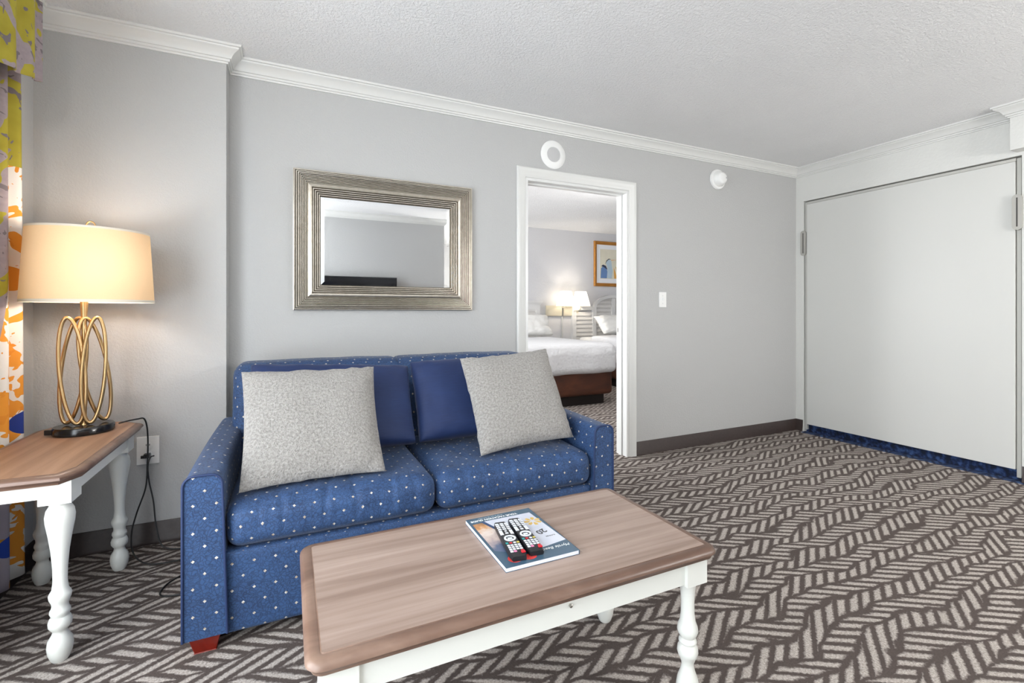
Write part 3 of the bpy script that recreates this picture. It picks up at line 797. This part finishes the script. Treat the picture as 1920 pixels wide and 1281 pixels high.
bmesh.ops.translate(bm, vec=(0, ly0-.0255, 0), verts=bm.verts); link('screw', bm, M['chrome'], ct, smooth=40)

# ---- side table with clipped corners
TX0, TX1, TY0, TY1, TZ = -.948, -.582, 1.857, 2.676, .61
scx, scy = (TX0+TX1)/2, (TY0+TY1)/2
st = empty('side_table', (scx, scy, 0), 'end table with clipped corners and turned white legs, under the lamp', 'side table')
k = .085
outl = [(TX0+k*.6, TY0), (TX1-k*.45, TY0), (TX1, TY0+k*.9), (TX1, TY1-k), (TX1-k, TY1), (TX0+k*.5, TY1), (TX0, TY1-k), (TX0, TY0+k)]
top_with_edge(st, outl, TZ, .031, .026, M['laminate_side'], scx, scy)
sprof = [(.0, 0), (.019, 0), (.023, .006), (.030, .026), (.0325, .046), (.030, .066), (.021, .082), (.0185, .090), (.019, .097), (.0225, .100), (.0285, .110), (.0295, .122), (.026, .134), (.022, .139), (.0235, .146), (.026, .152), (.025, .160), (.0215, .166), (.0205, .174), (.0215, .182), (.027, .196), (.0285, .207), (.026, .214), (.0205, .224), (.0178, .25), (.0185, .29), (.0225, .345), (.0290, .395), (.0355, .435), (.0370, .455), (.0340, .475), (.0265, .489), (.0255, .492), (.0285, .495), (.0285, .500), (.025, .503), (.027, .506)]
for cx, cy in ((-.903, 1.965), (-.655, 1.965), (-.903, 2.545), (-.655, 2.545)): turned_leg(sprof, (.503, .5795, .040), cx-scx, cy-scy, st)
for a in ((-.903, -.655, 1.930, 1.950), (-.903, -.655, 2.560, 2.580), (-.938, -.918, 1.965, 2.545), (-.640, -.620, 1.965, 2.545)):
    link('apron', boxes((a[0]-scx, a[1]-scx, a[2]-scy, a[3]-scy, .523, .5795)), M['furn_white'], st, bevel=.0015)

# ================================================================== lamp
LX, LY, LZ = -.752, 2.478, TZ+.0006
lamp = empty('table_lamp', (LX, LY, LZ), 'brass ring table lamp with lit cream drum shade on the end table', 'lamp')
RL = math.radians(14)
def el(bm): bmesh.ops.rotate(bm, cent=(0, 0, 0), matrix=Matrix.Rotation(RL, 3, 'Z'), verts=bm.verts); return bm
bm = bmesh.new(); lathe(bm, [(0, 0), (.098, 0), (.102, .004), (.102, .026), (.098, .031), (0, .032)], 56, sx=.95, sy=.84); base = link('base', el(bm), M['black_gloss'], lamp, smooth=40)
bm = boxes((-.095, -.060, -.068, -.05, .006, .026)); bmesh.ops.rotate(bm, cent=(0, 0, 0), matrix=Matrix.Rotation(math.radians(-18), 3, 'Z'), verts=bm.verts); link('power_socket', bm, M['black'], base, bevel=.002)
bm = bmesh.new(); tube(bm, [(-.103, -.02, .015), (-.088, -.016, .015)], .005, 10); link('switch_knob', bm, M['black'], base)
bm = bmesh.new(); lathe(bm, [(0, .03), (.014, .03), (.014, .036), (.010, .040), (.0085, .05), (.0085, .44), (.0095, .46), (.013, .52), (.013, .56), (.008, .565), (.008, .78), (0, .78)], 24); link('stem', bm, M['gold'], lamp, smooth=50)
# four interlaced oval rings
rings_ = [(-.030, -.022, .038, 4, 100), (.034, -.012, .036, -3, 112), (-.036, .006, .040, -6, 80), (.030, .016, .042, 9, 125)]
CM = math.radians(25.15)
for ox_, oy_, rw, tilt, az in rings_:
    bm = bmesh.new(); pts = []
    pl = Vector((math.sin(math.radians(az)), -math.cos(math.radians(az)), 0))
    cen = Vector((ox_, oy_, .252))
    for q in range(56):
        a = 2*PI*q/56; u = math.cos(a)*rw; v = math.sin(a)*.213
        tl = math.radians(tilt); u, v = u*math.cos(tl)-v*math.sin(tl), u*math.sin(tl)+v*math.cos(tl)
        pts.append(cen+pl*u+Vector((0, 0, v)))
    tube(bm, pts, .0068, 12, closed=True); link('ring', bm, M['gold'], lamp, smooth=60)
# shade: oval, open top and bottom
def shade_shell(rb, rt, z0, z1, th, sx=1, sy=1, seg=72):
    bm = bmesh.new(); A = []
    for r, z in ((rb, z0), (rb*.5+rt*.5, (z0+z1)/2), (rt, z1), (rt-th, z1), (rb*.5+rt*.5-th, (z0+z1)/2), (rb-th, z0)):
        A.append([bm.verts.new((r*sx*math.cos(2*PI*q/seg), r*sy*math.sin(2*PI*q/seg), z)) for q in range(seg)])
    for i in range(6):
        a, b = A[i], A[(i+1) % 6]
        for q in range(seg): bm.faces.new((a[q], a[(q+1) % seg], b[(q+1) % seg], b[q]))
    return bm
SZ0, SZ1 = .527, .815
def thin_shell(rb, rt, z0, z1, sx=1, sy=1, seg=72):
    bm = bmesh.new(); A = [[bm.verts.new((r*sx*math.cos(2*PI*q/seg), r*sy*math.sin(2*PI*q/seg), z)) for q in range(seg)] for r, z in ((rb, z0), ((rb+rt)/2, (z0+z1)/2), (rt, z1))]
    for a, b in zip(A, A[1:]):
        for q in range(seg): bm.faces.new((a[q], a[(q+1) % seg], b[(q+1) % seg], b[q]))
    return bm
SOX, SOY = .022, -.004
bm = thin_shell(.208, .192, SZ0, SZ1, 1, .86); sh = link('lamp_shade', el(bm), M['shade'], lamp, smooth=60, normals=False); sh.location = (SOX, SOY, 0)
for r_, z0_, z1_ in ((.2085, SZ0-.002, SZ0+.009), (.1928, SZ1-.006, SZ1+.002)):
    bm = shade_shell(r_, r_-.0005, z0_, z1_, .002, 1, .86); link('shade_trim', el(bm), M['shade_trim'], sh, smooth=60)
bm = bmesh.new()
for a in (0, 2*PI/3, 4*PI/3):
    tube(bm, [(.008*math.cos(a), .008*math.sin(a), SZ1-.012), (.190*math.cos(a), .190*.86*math.sin(a), SZ1-.004)], .0018, 6)
link('shade_spider', el(bm), M['gold'], lamp).location = (SOX, SOY, 0)
bm = bmesh.new(); tube(bm, [(.014*math.cos(a), 0, SZ1+.022+.018*math.sin(a)) for a in [PI*q/12 for q in range(-3, 16)]], .0032, 8); tube(bm, [(0, 0, SZ1-.03), (0, 0, SZ1+.008)], .004, 8); fo = link('finial', bm, M['gold'], lamp, smooth=60); fo.location = (SOX, SOY, 0)
bm = bmesh.new(); lathe(bm, [(0, -.05), (.013, -.045), (.015, -.02), (.028, .01), (.031, .03), (.024, .055), (0, .066)], 24)
bmesh.ops.translate(bm, vec=(0, 0, .665), verts=bm.verts)
bm2 = bm; link('bulb', bm2, M['bulb'], lamp, smooth=60)
LAMP_LIGHT = point('lamp_bulb_light', (LX+.045, LY-.02, LZ+.67), 4.8, (1, 1, 1), .05)
# its cord, over the corner of the table, down to the floor and up to the plug
cp = [(.10, .045, .016), (.128, .065, .020), (.150, .110, .0165), (.165, .140, .010), (.172, .158, -.03), (.173, .170, -.10), (.170, .175, -.2), (.163, .178, -.31), (.130, .18, -.42), (.118, .15, -.50), (.14, .09, -.565), (.20, .04, -.598), (.30, .03, -.603), (.40, .06, -.603), (.42, .11, -.603), (.34, .13, -.60), (.24, .14, -.58), (.205, .17, -.50), (.190, .185, -.38), (.172, .195, -.29), (.166, .20, -.22), (.170, .225, -.188), (.178, .25, -.188)]
bm = bmesh.new(); tube(bm, smooth_path(cp, 8), .0032, 8); cord = link('power_cord', bm, M['cord'], lamp, smooth=70)
px_, pz_ = -.602-LX, .424-LZ
link('plug', boxes((px_-.011, px_+.011, YP-LY-.036, YP-LY-.0096, pz_-.009, pz_+.009), (px_-.020, px_-.005, YP-LY-.042, YP-LY-.030, pz_-.007, pz_+.005)), M['black'], cord, bevel=.003)
# loose cable on the carpet by the sofa
bm = bmesh.new(); tube(bm, smooth_path([(-.295, 2.42, .004), (-.36, 2.40, .004), (-.43, 2.34, .004), (-.455, 2.27, .004), (-.44, 2.225, .004), (-.38, 2.21, .004), (-.31, 2.215, .004), (-.24, 2.22, .004)], 8), .0032, 8)
tag(link('loose_cable', bm, M['cord'], smooth=70), 'thin black cable looping on the carpet beside the sofa arm', 'cable')

# ================================================================== curtains at the left edge
def curtain_mesh(pts_top, pts_bot, z0, z1, nz=30, th=.002):
    """cloth between two plan curves (top, bottom); UV = (arc, height)"""
    bm = bmesh.new(); uvl = bm.loops.layers.uv.verify(); n = len(pts_top); arc = [0]
    for a, b in zip(pts_top, pts_top[1:]): arc.append(arc[-1]+(Vector(b)-Vector(a)).length)
    g_ = []
    for j in range(nz+1):
        t_ = j/nz; z_ = z0+(z1-z0)*t_
        g_.append([bm.verts.new((pts_bot[i][0]*(1-t_)+pts_top[i][0]*t_, pts_bot[i][1]*(1-t_)+pts_top[i][1]*t_, z_)) for i in range(n)])
    for j in range(nz):
        for i in range(n-1):
            f = bm.faces.new((g_[j][i], g_[j][i+1], g_[j+1][i+1], g_[j+1][i])); zz = [z0+(z1-z0)*j/nz, z0+(z1-z0)*(j+1)/nz]
            for l, (a, b) in zip(f.loops, ((i, 0), (i+1, 0), (i+1, 1), (i, 1))): l[uvl].uv = (g_[j+b][a].co.y, zz[b])
    return bm
def cur_plan(x_c, y0, y1, amp, folds, n=120, ph=0.0, right=None):
    return [(x_c+amp*math.sin(2*PI*folds*i/n+ph), y0+(y1-y0)*i/n) for i in range(n+1)]
top = cur_plan(-.966, 1.98, 2.515, .022, 5.5, ph=.6); bot = cur_plan(-.976, 1.96, 2.590, .017, 5.5, ph=.6)
bm = curtain_mesh(top, bot, .05, 2.10)
cur = link('curtain', bm, M['curtain'], smooth=80, keep_uv=True)
sm = cur.modifiers.new('thickness', 'SOLIDIFY'); sm.thickness = .0016
tag(cur, 'floor-length floral curtain in mauve, orange and white at the left edge', 'curtain')
# valance: boxed front with a scalloped lower edge and a return to the wall
bm = bmesh.new(); uvl = bm.loops.layers.uv.verify(); cols = []
ypts = [(-.86+.012*math.sin(k_*1.1), 1.5+(2.425-1.5)*k_/40) for k_ in range(41)]+[(-.86-.028*k_/6, 2.425+.012*math.sin(PI/2*k_/6)) for k_ in range(1, 7)]
s_acc = 0; prev = None
for (x_, y_) in ypts:
    if prev: s_acc += math.hypot(x_-prev[0], y_-prev[1])
    prev = (x_, y_)
    zb = 1.928+.056*max(0, (y_-2.15)/.275)**1.3 if y_ > 2.15 else 1.928-.02*math.sin((2.15-y_)*6)
    cols.append([(x_-.0*j_, y_, zb+(2.29-zb)*j_/10, s_acc) for j_ in range(11)])
vv = [[bm.verts.new(c_[:3]) for c_ in col] for col in cols]
for i in range(len(vv)-1):
    for j_ in range(10):
        f = bm.faces.new((vv[i][j_], vv[i+1][j_], vv[i+1][j_+1], vv[i][j_+1]))
        for l, (a, b) in zip(f.loops, ((i, j_), (i+1, j_), (i+1, j_+1), (i, j_+1))): l[uvl].uv = (cols[a][b][3], cols[a][b][2])
val = link('valance', bm, M['valance'], smooth=60, keep_uv=True)
sm = val.modifiers.new('thickness', 'SOLIDIFY'); sm.thickness = .004
tag(val, 'mauve valance printed with yellow-green flowers above the curtain', 'valance')
link('mounting_board', boxes((XL, -.876, 1.5, 2.41, 2.27, 2.29)), M['trim'], val)

# ================================================================== magazine and remotes
MGX, MGY, MGZ = .5955, 1.2225, CZ+.0004
mg = empty('magazine', (MGX, MGY, MGZ), 'thick guest magazine with a dark teal cover on the coffee table', 'magazine')
w2, h2 = .108, .150
link('pages', boxes((-w2+.001, w2-.002, -h2+.001, h2-.001, .001, .0108)), plain('paper_block', rgb(226, 230, 240), .6), mg)
M['teal'] = plain('dark_teal_cover', rgb(66, 92, 112), .25)
link('cover', boxes((-w2, w2, -h2, h2, .0108, .0114), (-w2, w2, -h2, h2, 0, .0009), (w2-.0006, w2+.0002, -h2, h2, 0, .0114)), M['teal'], mg, bevel=.0002, bseg=1)
def flat(name, polys, mat, z, parent=mg):
    bm = bmesh.new()
    for p in polys:
        a = [bm.verts.new((x_, y_, z)) for x_, y_ in p]; b = [bm.verts.new((x_, y_, z-.0001)) for x_, y_ in p]
        bm.faces.new(a); bm.faces.new(list(reversed(b)))
        for i in range(len(p)): bm.faces.new((a[i], b[i], b[(i+1) % len(p)], a[(i+1) % len(p)]))
    return link(name, bm, mat, parent)
g = G('cover_photo_print'); o = g.obj(); g.set(Base_Color=g.mix(g.noise(o, 16, 3), rgb(186, 192, 212), rgb(228, 230, 238)), Roughness=.25); M['ph1'] = g.m
g = G('cover_sunset_print'); x, y, z = g.xyz(g.obj()); g.set(Base_Color=g.ramp(g.ma('ADD', g.ma('MULTIPLY', y, 5.5), g.ma('MULTIPLY', g.noise(g.obj(), 40, 3), .55)), [(.0, rgb(92, 104, 132)), (.3, rgb(196, 176, 170)), (.55, rgb(230, 214, 204)), (.75, rgb(206, 150, 96)), (1, rgb(110, 82, 70))]), Roughness=.25); M['ph2'] = g.m
flat('cover_photo', [[(-.062, .118), (.094, .118), (.106, -.083), (.012, -.098)]], M['ph1'], .01155)
flat('cover_photo', [[(-.100, .110), (-.070, .112), (-.006, -.070), (-.040, -.098), (-.100, -.060)]], M['ph2'], .01155)
flat('cover_stripe', [[(-.070, .118), (-.060, .118), (.010, -.100), (-.006, -.085)]], plain('navy_stripe', rgb(44, 70, 112), .25), .01165)
pet = []
for q in range(7):
    a = q*2*PI/7+.3; ca, sa = math.cos(a), math.sin(a); c0 = (.075, .058)
    pet.append([(c0[0]+ca*r_-sa*t_, c0[1]+(sa*r_+ca*t_)*1.0) for r_, t_ in ((.006, 0), (.016, -.006), (.026, -.0055), (.027, .0045), (.016, .006))])
flat('printed_flower', pet, plain('printed_gold', rgb(218, 182, 96), .3), .01165)
M['red'] = plain('printed_red', rgb(216, 70, 66), .3)
flat('red_badge', [[(-.068+.019*math.cos(2*PI*q/28), -.117+.019*math.sin(2*PI*q/28)) for q in range(28)], [(-.028+.019*math.cos(2*PI*q/28), -.124+.014*math.sin(2*PI*q/28)) for q in range(28)]], M['red'], .0116)
M['ink'] = plain('white_print', rgb(232, 236, 236), .4); M['ink2'] = plain('black_print', rgb(40, 40, 44), .4)
text_mesh('cover_title', 'YOUR VACATION GUIDE', .0135, M['ink'], mg, (-.022, .129, .0116), (0, 0, PI), bold=True)
text_mesh('cover_subtitle', 'things to see, do and enjoy', .0075, plain('grey_print', rgb(150, 168, 176), .4), mg, (-.03, .1405, .0116), (0, 0, PI))
text_mesh('cover_name', 'Myrtle Beach', .017, M['ink'], mg, (.058, -.108, .0116), (0, 0, PI), shear=.3)
text_mesh('cover_scribble', '20', .032, M['ink2'], mg, (.066, -.012, .0116), (0, 0, PI+.3), bold=True)
text_mesh('cover_date', 'SUMMER', .008, M['ink2'], mg, (.078, -.045, .0116), (0, 0, PI))

M['btn'] = plain('white_rubber_button', rgb(224, 228, 236), .4); M['bred'] = plain('red_button', rgb(200, 30, 44), .35)
M['bteal'] = plain('teal_button', rgb(40, 160, 160), .35); M['byel'] = plain('yellow_button', rgb(214, 196, 90), .35); M['bpink'] = plain('pink_button', rgb(224, 130, 170), .35)
def remote():
    t = empty('remote_control', (0, 0, 0), '', 'remote control', 'black remote controls on the magazine')
    bm = bmesh.new(); pts = []
    Lh = .102
    secs = []
    for q in range(13):
        yq = -Lh+2*Lh*q/12; hw_ = .0215+.0015*math.cos(PI*q/12); e = min(q, 12-q); hw_ -= (.004, .0008, 0)[min(e, 2)]; zt_ = .0165-(.0045 if e == 0 else .001 if e == 1 else 0)
        secs.append((yq, hw_, zt_))
    ol = [(-1, 0), (-.85, -1), (.85, -1), (1, 0), (1, .6), (.86, 1), (-.86, 1), (-1, .6)]
    prism(bm, ol, [(lambda p, s=s: Vector((p[0]*s[1], s[0], .003*(p[1]+1) if p[1] <= 0 else .003+p[1]*(s[2]-.003)))) for s in secs])
    link('body', bm, M['black'], t, smooth=35)
    def btn(x_, y_, w_, l_, mat, nm='button', z_=.0158):
        key = (round(w_, 4), round(l_, 4), mat.name)
        if key not in cache:
            cache[key] = rbox((w_, l_, .003), .0012, (1, 1, 1)); me = bpy.data.meshes.new('button'); box_uv(cache[key]); cache[key].to_mesh(me); cache[key].free(); me.materials.append(mat); cache[key] = me
        o = bpy.data.objects.new(nm, cache[key]); C.objects.link(o); o.parent = t; o.location = (x_, y_, z_)
    cache = {}
    for r_ in range(4):                                                   # far rows: volume, channel, numbers
        for c_ in (-.0135, 0, .0135): btn(c_, .080-.0115*r_, .0105, .0072, M['btn'])
    for c_ in (-.0145, .0145): btn(c_, .025, .0095, .026, M['btn'])
    btn(0, .033, .007, .007, M['btn']); btn(0, .020, .009, .008, M['btn'])
    bm = bmesh.new(); A = []
    for (ri, z_) in ((.0115, .016), (.0115, .0185), (.0165, .0185), (.0165, .016)): A.append([bm.verts.new((ri*math.cos(2*PI*q/28), -.012+ri*.95*math.sin(2*PI*q/28), z_)) for q in range(28)])
    for i in range(4):
        for q in range(28): bm.faces.new((A[i][q], A[i][(q+1) % 28], A[(i+1) % 4][(q+1) % 28], A[(i+1) % 4][q]))
    link('navigation_ring', bm, M['btn'], t, smooth=40)
    btn(0, -.012, .013, .010, M['btn'], z_=.0158)
    for c_, m_ in ((-.0155, 'bteal'), (-.005, 'bred'), (.006, 'btn'), (.0155, 'byel')): btn(c_, -.037, .0075, .0075, M[m_], z_=.0158)
    for r_ in range(4):
        for k_, c_ in enumerate((-.0145, -.005, .005, .0145)):
            m_ = M['btn']
            if r_ == 3: m_ = (M['btn'], M['bpink'], None, M['bred'])[k_]
            if m_: btn(c_, -.050-.0105*r_, .0078, .0072, m_, z_=.0158)
    btn(.0145, -.088, .011, .009, M['bred'], 'power_button', .0158)
    return t
def copy_tree(o, parent=None):
    c = o.copy(); C.objects.link(c); c.parent = parent
    for ch in list(o.children): copy_tree(ch, c)
    return c
ra = remote(); rb_ = copy_tree(ra)
RZ = MGZ+.0119
ra.location = (.549, 1.190, RZ); ra.rotation_euler = (0, 0, math.atan2(.032, -.202)*-1+0)
ra.rotation_euler = (0, 0, -math.atan2(.032, .202))
rb_.location = (.5995, 1.196, RZ); rb_.rotation_euler = (0, 0, -math.atan2(.026, .199))
ra['label'] = 'black remote with white buttons, the left of two on the magazine, covering the red badge'
rb_['label'] = 'black remote with white buttons, the right of two on the magazine, nearer the printed flower'

# ================================================================== bedroom seen through the doorway
def bed(cx, w_, y_foot, label, group):
    t = empty('bed', (cx, y_foot, 0), label, 'bed', group); L = YBED-.08-y_foot; hw_ = w_/2
    link('plinth', boxes((-hw_+.10, hw_-.10, .10, L, 0, .125)), M['dark_plinth'], t)
    bm = rbox((w_-.03, L-.02, .32), .05, (30, 40, 6), lambda q, p: q+Vector((.006*noise.noise(Vector((q.x*3, q.y*5, 1)))*(abs(p[0]) > .9), .008*noise.noise(Vector((q.x*5, q.z*3, 2)))*(abs(p[1]) > .9), 0)))
    bmesh.ops.translate(bm, vec=(0, L/2+.01, .275), verts=bm.verts); link('bed_skirt', bm, M['bed_wood'], t, keep_uv=True, smooth=60)
    def qf(q, p):
        if q.z > 0: q.z += .015*(1-p[0]**4)*(1-p[1]**4)
        else: q.z -= .020*noise.noise(Vector((q.x*2.1+cx, q.y*1.7, 0)))+.012*abs(p[0]**6)
        if p[2] < .5: q += Vector((math.copysign(.010, q.x)*abs(p[0])**8, -.012*(1 if p[1] < -.9 else 0), 0))*(1+noise.noise(Vector((q.x*4, q.y*4, 5)))*1.2)
        return q
    bm = rbox((w_+.03, L-.32, .35), .075, (34, 40, 8), qf)
    bmesh.ops.translate(bm, vec=(0, (L-.32)/2-.015, .545), verts=bm.verts); link('quilt', bm, M['quilt'], t, keep_uv=True, smooth=70)
    bm = rbox((w_-.03, .62, .26), .05, (12, 8, 4)); bmesh.ops.translate(bm, vec=(0, L-.32, .555), verts=bm.verts); link('sheet', bm, M['pillowcase'], t, keep_uv=True, smooth=70)
    return t
bed(2.80, 1.45, 4.60, 'nearer white-quilted bed with brown skirt, its foot facing the doorway', 'beds in the bedroom')
bed(4.98, 1.50, 4.60, 'farther white bed beneath the arched headboard, partly hidden by the door jamb', 'beds in the bedroom')

def headboard(x0, x1, arch, label):
    cx = (x0+x1)/2; w_ = (x1-x0)/2; t = empty('headboard', (cx, YBED-.002, 0), label, 'headboard', 'white headboards')
    zs = 1.18; y1_ = -.002; y0_ = -.045; xi = w_*.47
    if arch:
        def az(x_): return zs-.015+.205*math.sqrt(max(0, 1-(x_/xi)**2)) if abs(x_) < xi else zs-.015
        # frame: outer stiles, inner stiles, centre stile, shoulder rails, arch
        bm = bmesh.new()
        for a, b, zt in ((-w_, -w_+.07, zs), (w_-.07, w_, zs), (-xi-.035, -xi+.035, zs), (xi-.035, xi+.035, zs), (-.035, .035, zs+.18), (-w_+.0702, -xi-.0352, zs), (xi+.0352, w_-.0702, zs)):
            z0_ = .0 if (b-a) < .08 and zt > 0 and not (abs(a) < w_-.01 and abs(b) < w_-.01 and (a > xi+.03 or b < -xi-.03)) else zs-.06
            box(bm, a, b, y0_, y1_, z0_, zt)
        N = 30; inr = []; outr = []
        for k_ in range(N+1):
            a = PI*k_/N; inr.append((xi*.93*math.cos(a), zs-.02+.165*math.sin(a))); outr.append((xi*1.06*math.cos(a), zs-.02+.215*math.sin(a)))
        prism(bm, outr+inr[::-1], [lambda p: Vector((p[0], y0_-.012, p[1])), lambda p: Vector((p[0], y1_, p[1]))], caps=False)
        for k_ in range(N):
            for yv in (y0_-.012,):
                q = [bm.verts.new((p[0], yv, p[1])) for p in (outr[k_], outr[k_+1], inr[k_+1], inr[k_])]; bm.faces.new(q)
        link('frame', bm, M['headboard'], t)
        bm = bmesh.new(); z_ = .5
        while z_ < zs+.17:
            for a, b in ((-w_+.065, -xi-.03), (-xi+.03, -.03), (.03, xi-.03), (xi+.03, w_-.065)):
                inner = abs((a+b)/2) < xi
                if not inner and z_ > zs-.1: continue
                if inner and z_ > zs-.03:
                    lim = xi*math.sqrt(max(0, 1-((z_+.055-zs+.02)/.215)**2)); a2, b2 = max(a, -lim), min(b, lim)
                    if b2-a2 < .05: continue
                else: a2, b2 = a, b
                vs_ = [bm.verts.new(p) for p in ((a2, y0_+.006, z_), (b2, y0_+.006, z_), (b2, y0_+.022, z_+.064), (a2, y0_+.022, z_+.064), (a2, y1_-.008, z_), (b2, y1_-.008, z_), (b2, y1_-.008, z_+.064), (a2, y1_-.008, z_+.064))]
                for q in ((0, 1, 2, 3), (4, 7, 6, 5), (0, 4, 5, 1), (3, 2, 6, 7), (0, 3, 7, 4), (1, 5, 6, 2)): bm.faces.new([vs_[i] for i in q])
            z_ += .066
        link('louvres', bm, M['headboard_slat'], t)
    else:
        link('frame', boxes((-w_, -w_+.07, y0_, y1_, 0, 1.2), (w_-.07, w_, y0_, y1_, 0, 1.2), (-w_+.0702, w_-.0702, y0_, y1_, 1.13, 1.2)), M['headboard'], t, bevel=.003)
        bm = boxes((-w_-.01, w_+.01, -.055, -.002, 1.2, 1.222), (-w_-.022, w_+.022, -.07, -.002, 1.222, 1.245), (-w_-.035, w_+.035, -.085, -.002, 1.245, 1.265)); link('cornice', bm, M['headboard'], t)
        bm = bmesh.new(); z_ = .5
        while z_ < 1.1:
            box(bm, -w_+.065, w_-.065, y0_+.008, y1_-.008, z_, z_+.062); z_ += .066
        link('louvres', bm, M['headboard_slat'], t, bevel=.003)
    return t
headboard(4.165, 5.79, True, 'white arched louvred headboard behind the farther bed')
headboard(2.00, 3.565, False, 'white headboard with flat cornice behind the nearer bed')
def bed_pillow(corners, label, seed):
    o, *_ = pillow('bed_pillow', corners, .085, M['pillowcase'], seed=seed, pinch=.06, wr=.02, power=.5); tag(o, label, 'pillow', 'white pillows on the beds')
bed_pillow([(4.52, 6.19, .745), (5.22, 6.19, .745), (4.46, 6.40, 1.02), (5.24, 6.40, 1.03)], 'plump white pillow against the arched headboard', 4)
bed_pillow([(2.93, 6.19, .745), (3.58, 6.19, .745), (2.90, 6.40, 1.06), (3.60, 6.40, 1.035)], 'white pillow against the headboard with flat cornice, left in the doorway', 9)

# twin wall lamp between the beds
t = empty('wall_lamp', (3.985, YBED, 1.11), 'twin-shade brass wall lamp between the two headboards, both shades lit', 'wall lamp')
bp_ = link('back_plate', boxes((-.30, .30, -.03, 0, -.082, .082)), M['brass'], t, bevel=.003)
link('plate_divider', boxes((-.012, .012, -.036, -.03, -.08, .08)), M['chrome'], bp_)
bm = bmesh.new(); tube(bm, [(0, -.03, .05), (0, -.10, .05), (-.045, -.20, .055), (-.045, -.20, .10)], .007, 10); tube(bm, [(.20, -.03, .0), (.235, -.12, .0), (.235, -.20, .03), (.235, -.20, .10)], .007, 10)
link('swing_arm', bm, M['brass'], t, smooth=50)
for xs in (-.045, .235):
    bm = thin_shell(.155, .088, 0, .235, 1, 1, 40); bmesh.ops.translate(bm, vec=(xs, -.20, .072), verts=bm.verts); link('lamp_shade', bm, M['white_shade'], t, smooth=60, normals=False)
    bm = bmesh.new(); lathe(bm, [(0, .10), (.012, .10), (.022, .14), (.022, .17), (0, .185)], 16, cx=xs, cy=-.20); link('bulb', bm, M['bulb'], t, smooth=60)
    point('wall_lamp_light', (3.985+xs, YBED-.20, 1.11+.19), 6, (1, .90, .76), .03)
bm = bmesh.new(); box(bm, -.012, .012, -.020, -.004, -.95, -.08); link('cord_cover', bm, M['grille'], t)

t = empty('bedroom_fill_lamp', (3.1, 3.75, H), 'unseen round ceiling lamp added as fill light inside the bedroom above the doorway side', 'ceiling lamp')  # unseen lamp added to brighten the bedroom
bm = bmesh.new(); lathe(bm, [(0, 0), (.17, 0), (.17, -.03), (.16, -.035), (0, -.035)], 40); link('rim', bm, M['plastic_white'], t, smooth=40)
bm = bmesh.new(); lathe(bm, [(0, -.034), (.15, -.034), (.14, -.06), (.09, -.08), (0, -.09)], 40); link('diffuser', bm, M['globe'], t, smooth=40)
point('bedroom_fill_light', (3.1, 3.75, H-.22), 34, (1, .98, .96), .10)

# framed heron print
pic = empty('framed_print', (5.13, YBED, 1.90), 'heron watercolour print in a gold frame above the farther bed', 'picture')
fx, fz = .525, .378; bm = bmesh.new(); rings = []; pr = [(0, 0), (0, .022), (.012, .030), (.028, .026), (.04, .016), (.05, .018), (.055, .010), (.055, .002)]
for sx_, sz_ in ((-1, -1), (1, -1), (1, 1), (-1, 1)): rings.append([bm.verts.new((sx_*(fx-a), -b-.001, sz_*(fz-a))) for a, b in pr])
for i in range(4):
    a, b = rings[i], rings[(i+1) % 4]
    for k_ in range(len(pr)-1): bm.faces.new((a[k_], b[k_], b[k_+1], a[k_+1]))
link('frame', bm, M['gilt'], pic)
link('mat_board', boxes((-fx+.05, fx-.05, -.008, -.002, -fz+.05, fz-.05)), plain('white_mat_board', rgb(226, 228, 232), .7), pic)
def art(name, poly, col, z_):
    bm = bmesh.new(); a = [bm.verts.new((x_, -z_, y_)) for x_, y_ in poly]; b = [bm.verts.new((x_, -z_+.0004, y_)) for x_, y_ in poly]
    bm.faces.new(a); bm.faces.new(list(reversed(b)))
    for i in range(len(poly)): bm.faces.new((a[i], b[i], b[(i+1) % len(poly)], a[(i+1) % len(poly)]))
    link(name, bm, plain(name+'_ink', col, .7, var=.12), pic)
AX, AZ = -.40, -.25
def ap_(pts): return [(AX+x_, AZ+y_) for x_, y_ in pts]
art('painted_ground', ap_([(0, 0), (.80, 0), (.80, .50), (0, .50)]), rgb(214, 210, 192), .0088)
art('painted_blue_bird', ap_([(.01, .01), (.14, .01), (.15, .12), (.13, .20), (.08, .22), (.02, .18)]), rgb(96, 128, 176), .0094)
art('painted_neck', ap_([(.15, .01), (.24, .01), (.26, .14), (.24, .24), (.23, .31), (.17, .33), (.12, .27), (.15, .18)]), rgb(172, 192, 206), .0092)
art('painted_crest', ap_([(.10, .24), (.13, .31), (.18, .345), (.23, .335), (.18, .33), (.14, .30)]), rgb(40, 44, 56), .0097)
art('painted_wing_tip', ap_([(.02, .21), (.06, .24), (.12, .22), (.15, .16), (.12, .17), (.07, .20)]), rgb(44, 52, 78), .0098)
art('painted_beak', ap_([(.23, .325), (.36, .335), (.23, .310)]), rgb(220, 168, 120), .0096)
art('painted_reeds', ap_([(.29, .01), (.36, .01), (.30, .16), (.28, .20)]), rgb(212, 160, 84), .0096)
art('painted_reeds', ap_([(.38, .01), (.50, .01), (.44, .14), (.31, .22)]), rgb(206, 176, 120), .0095)
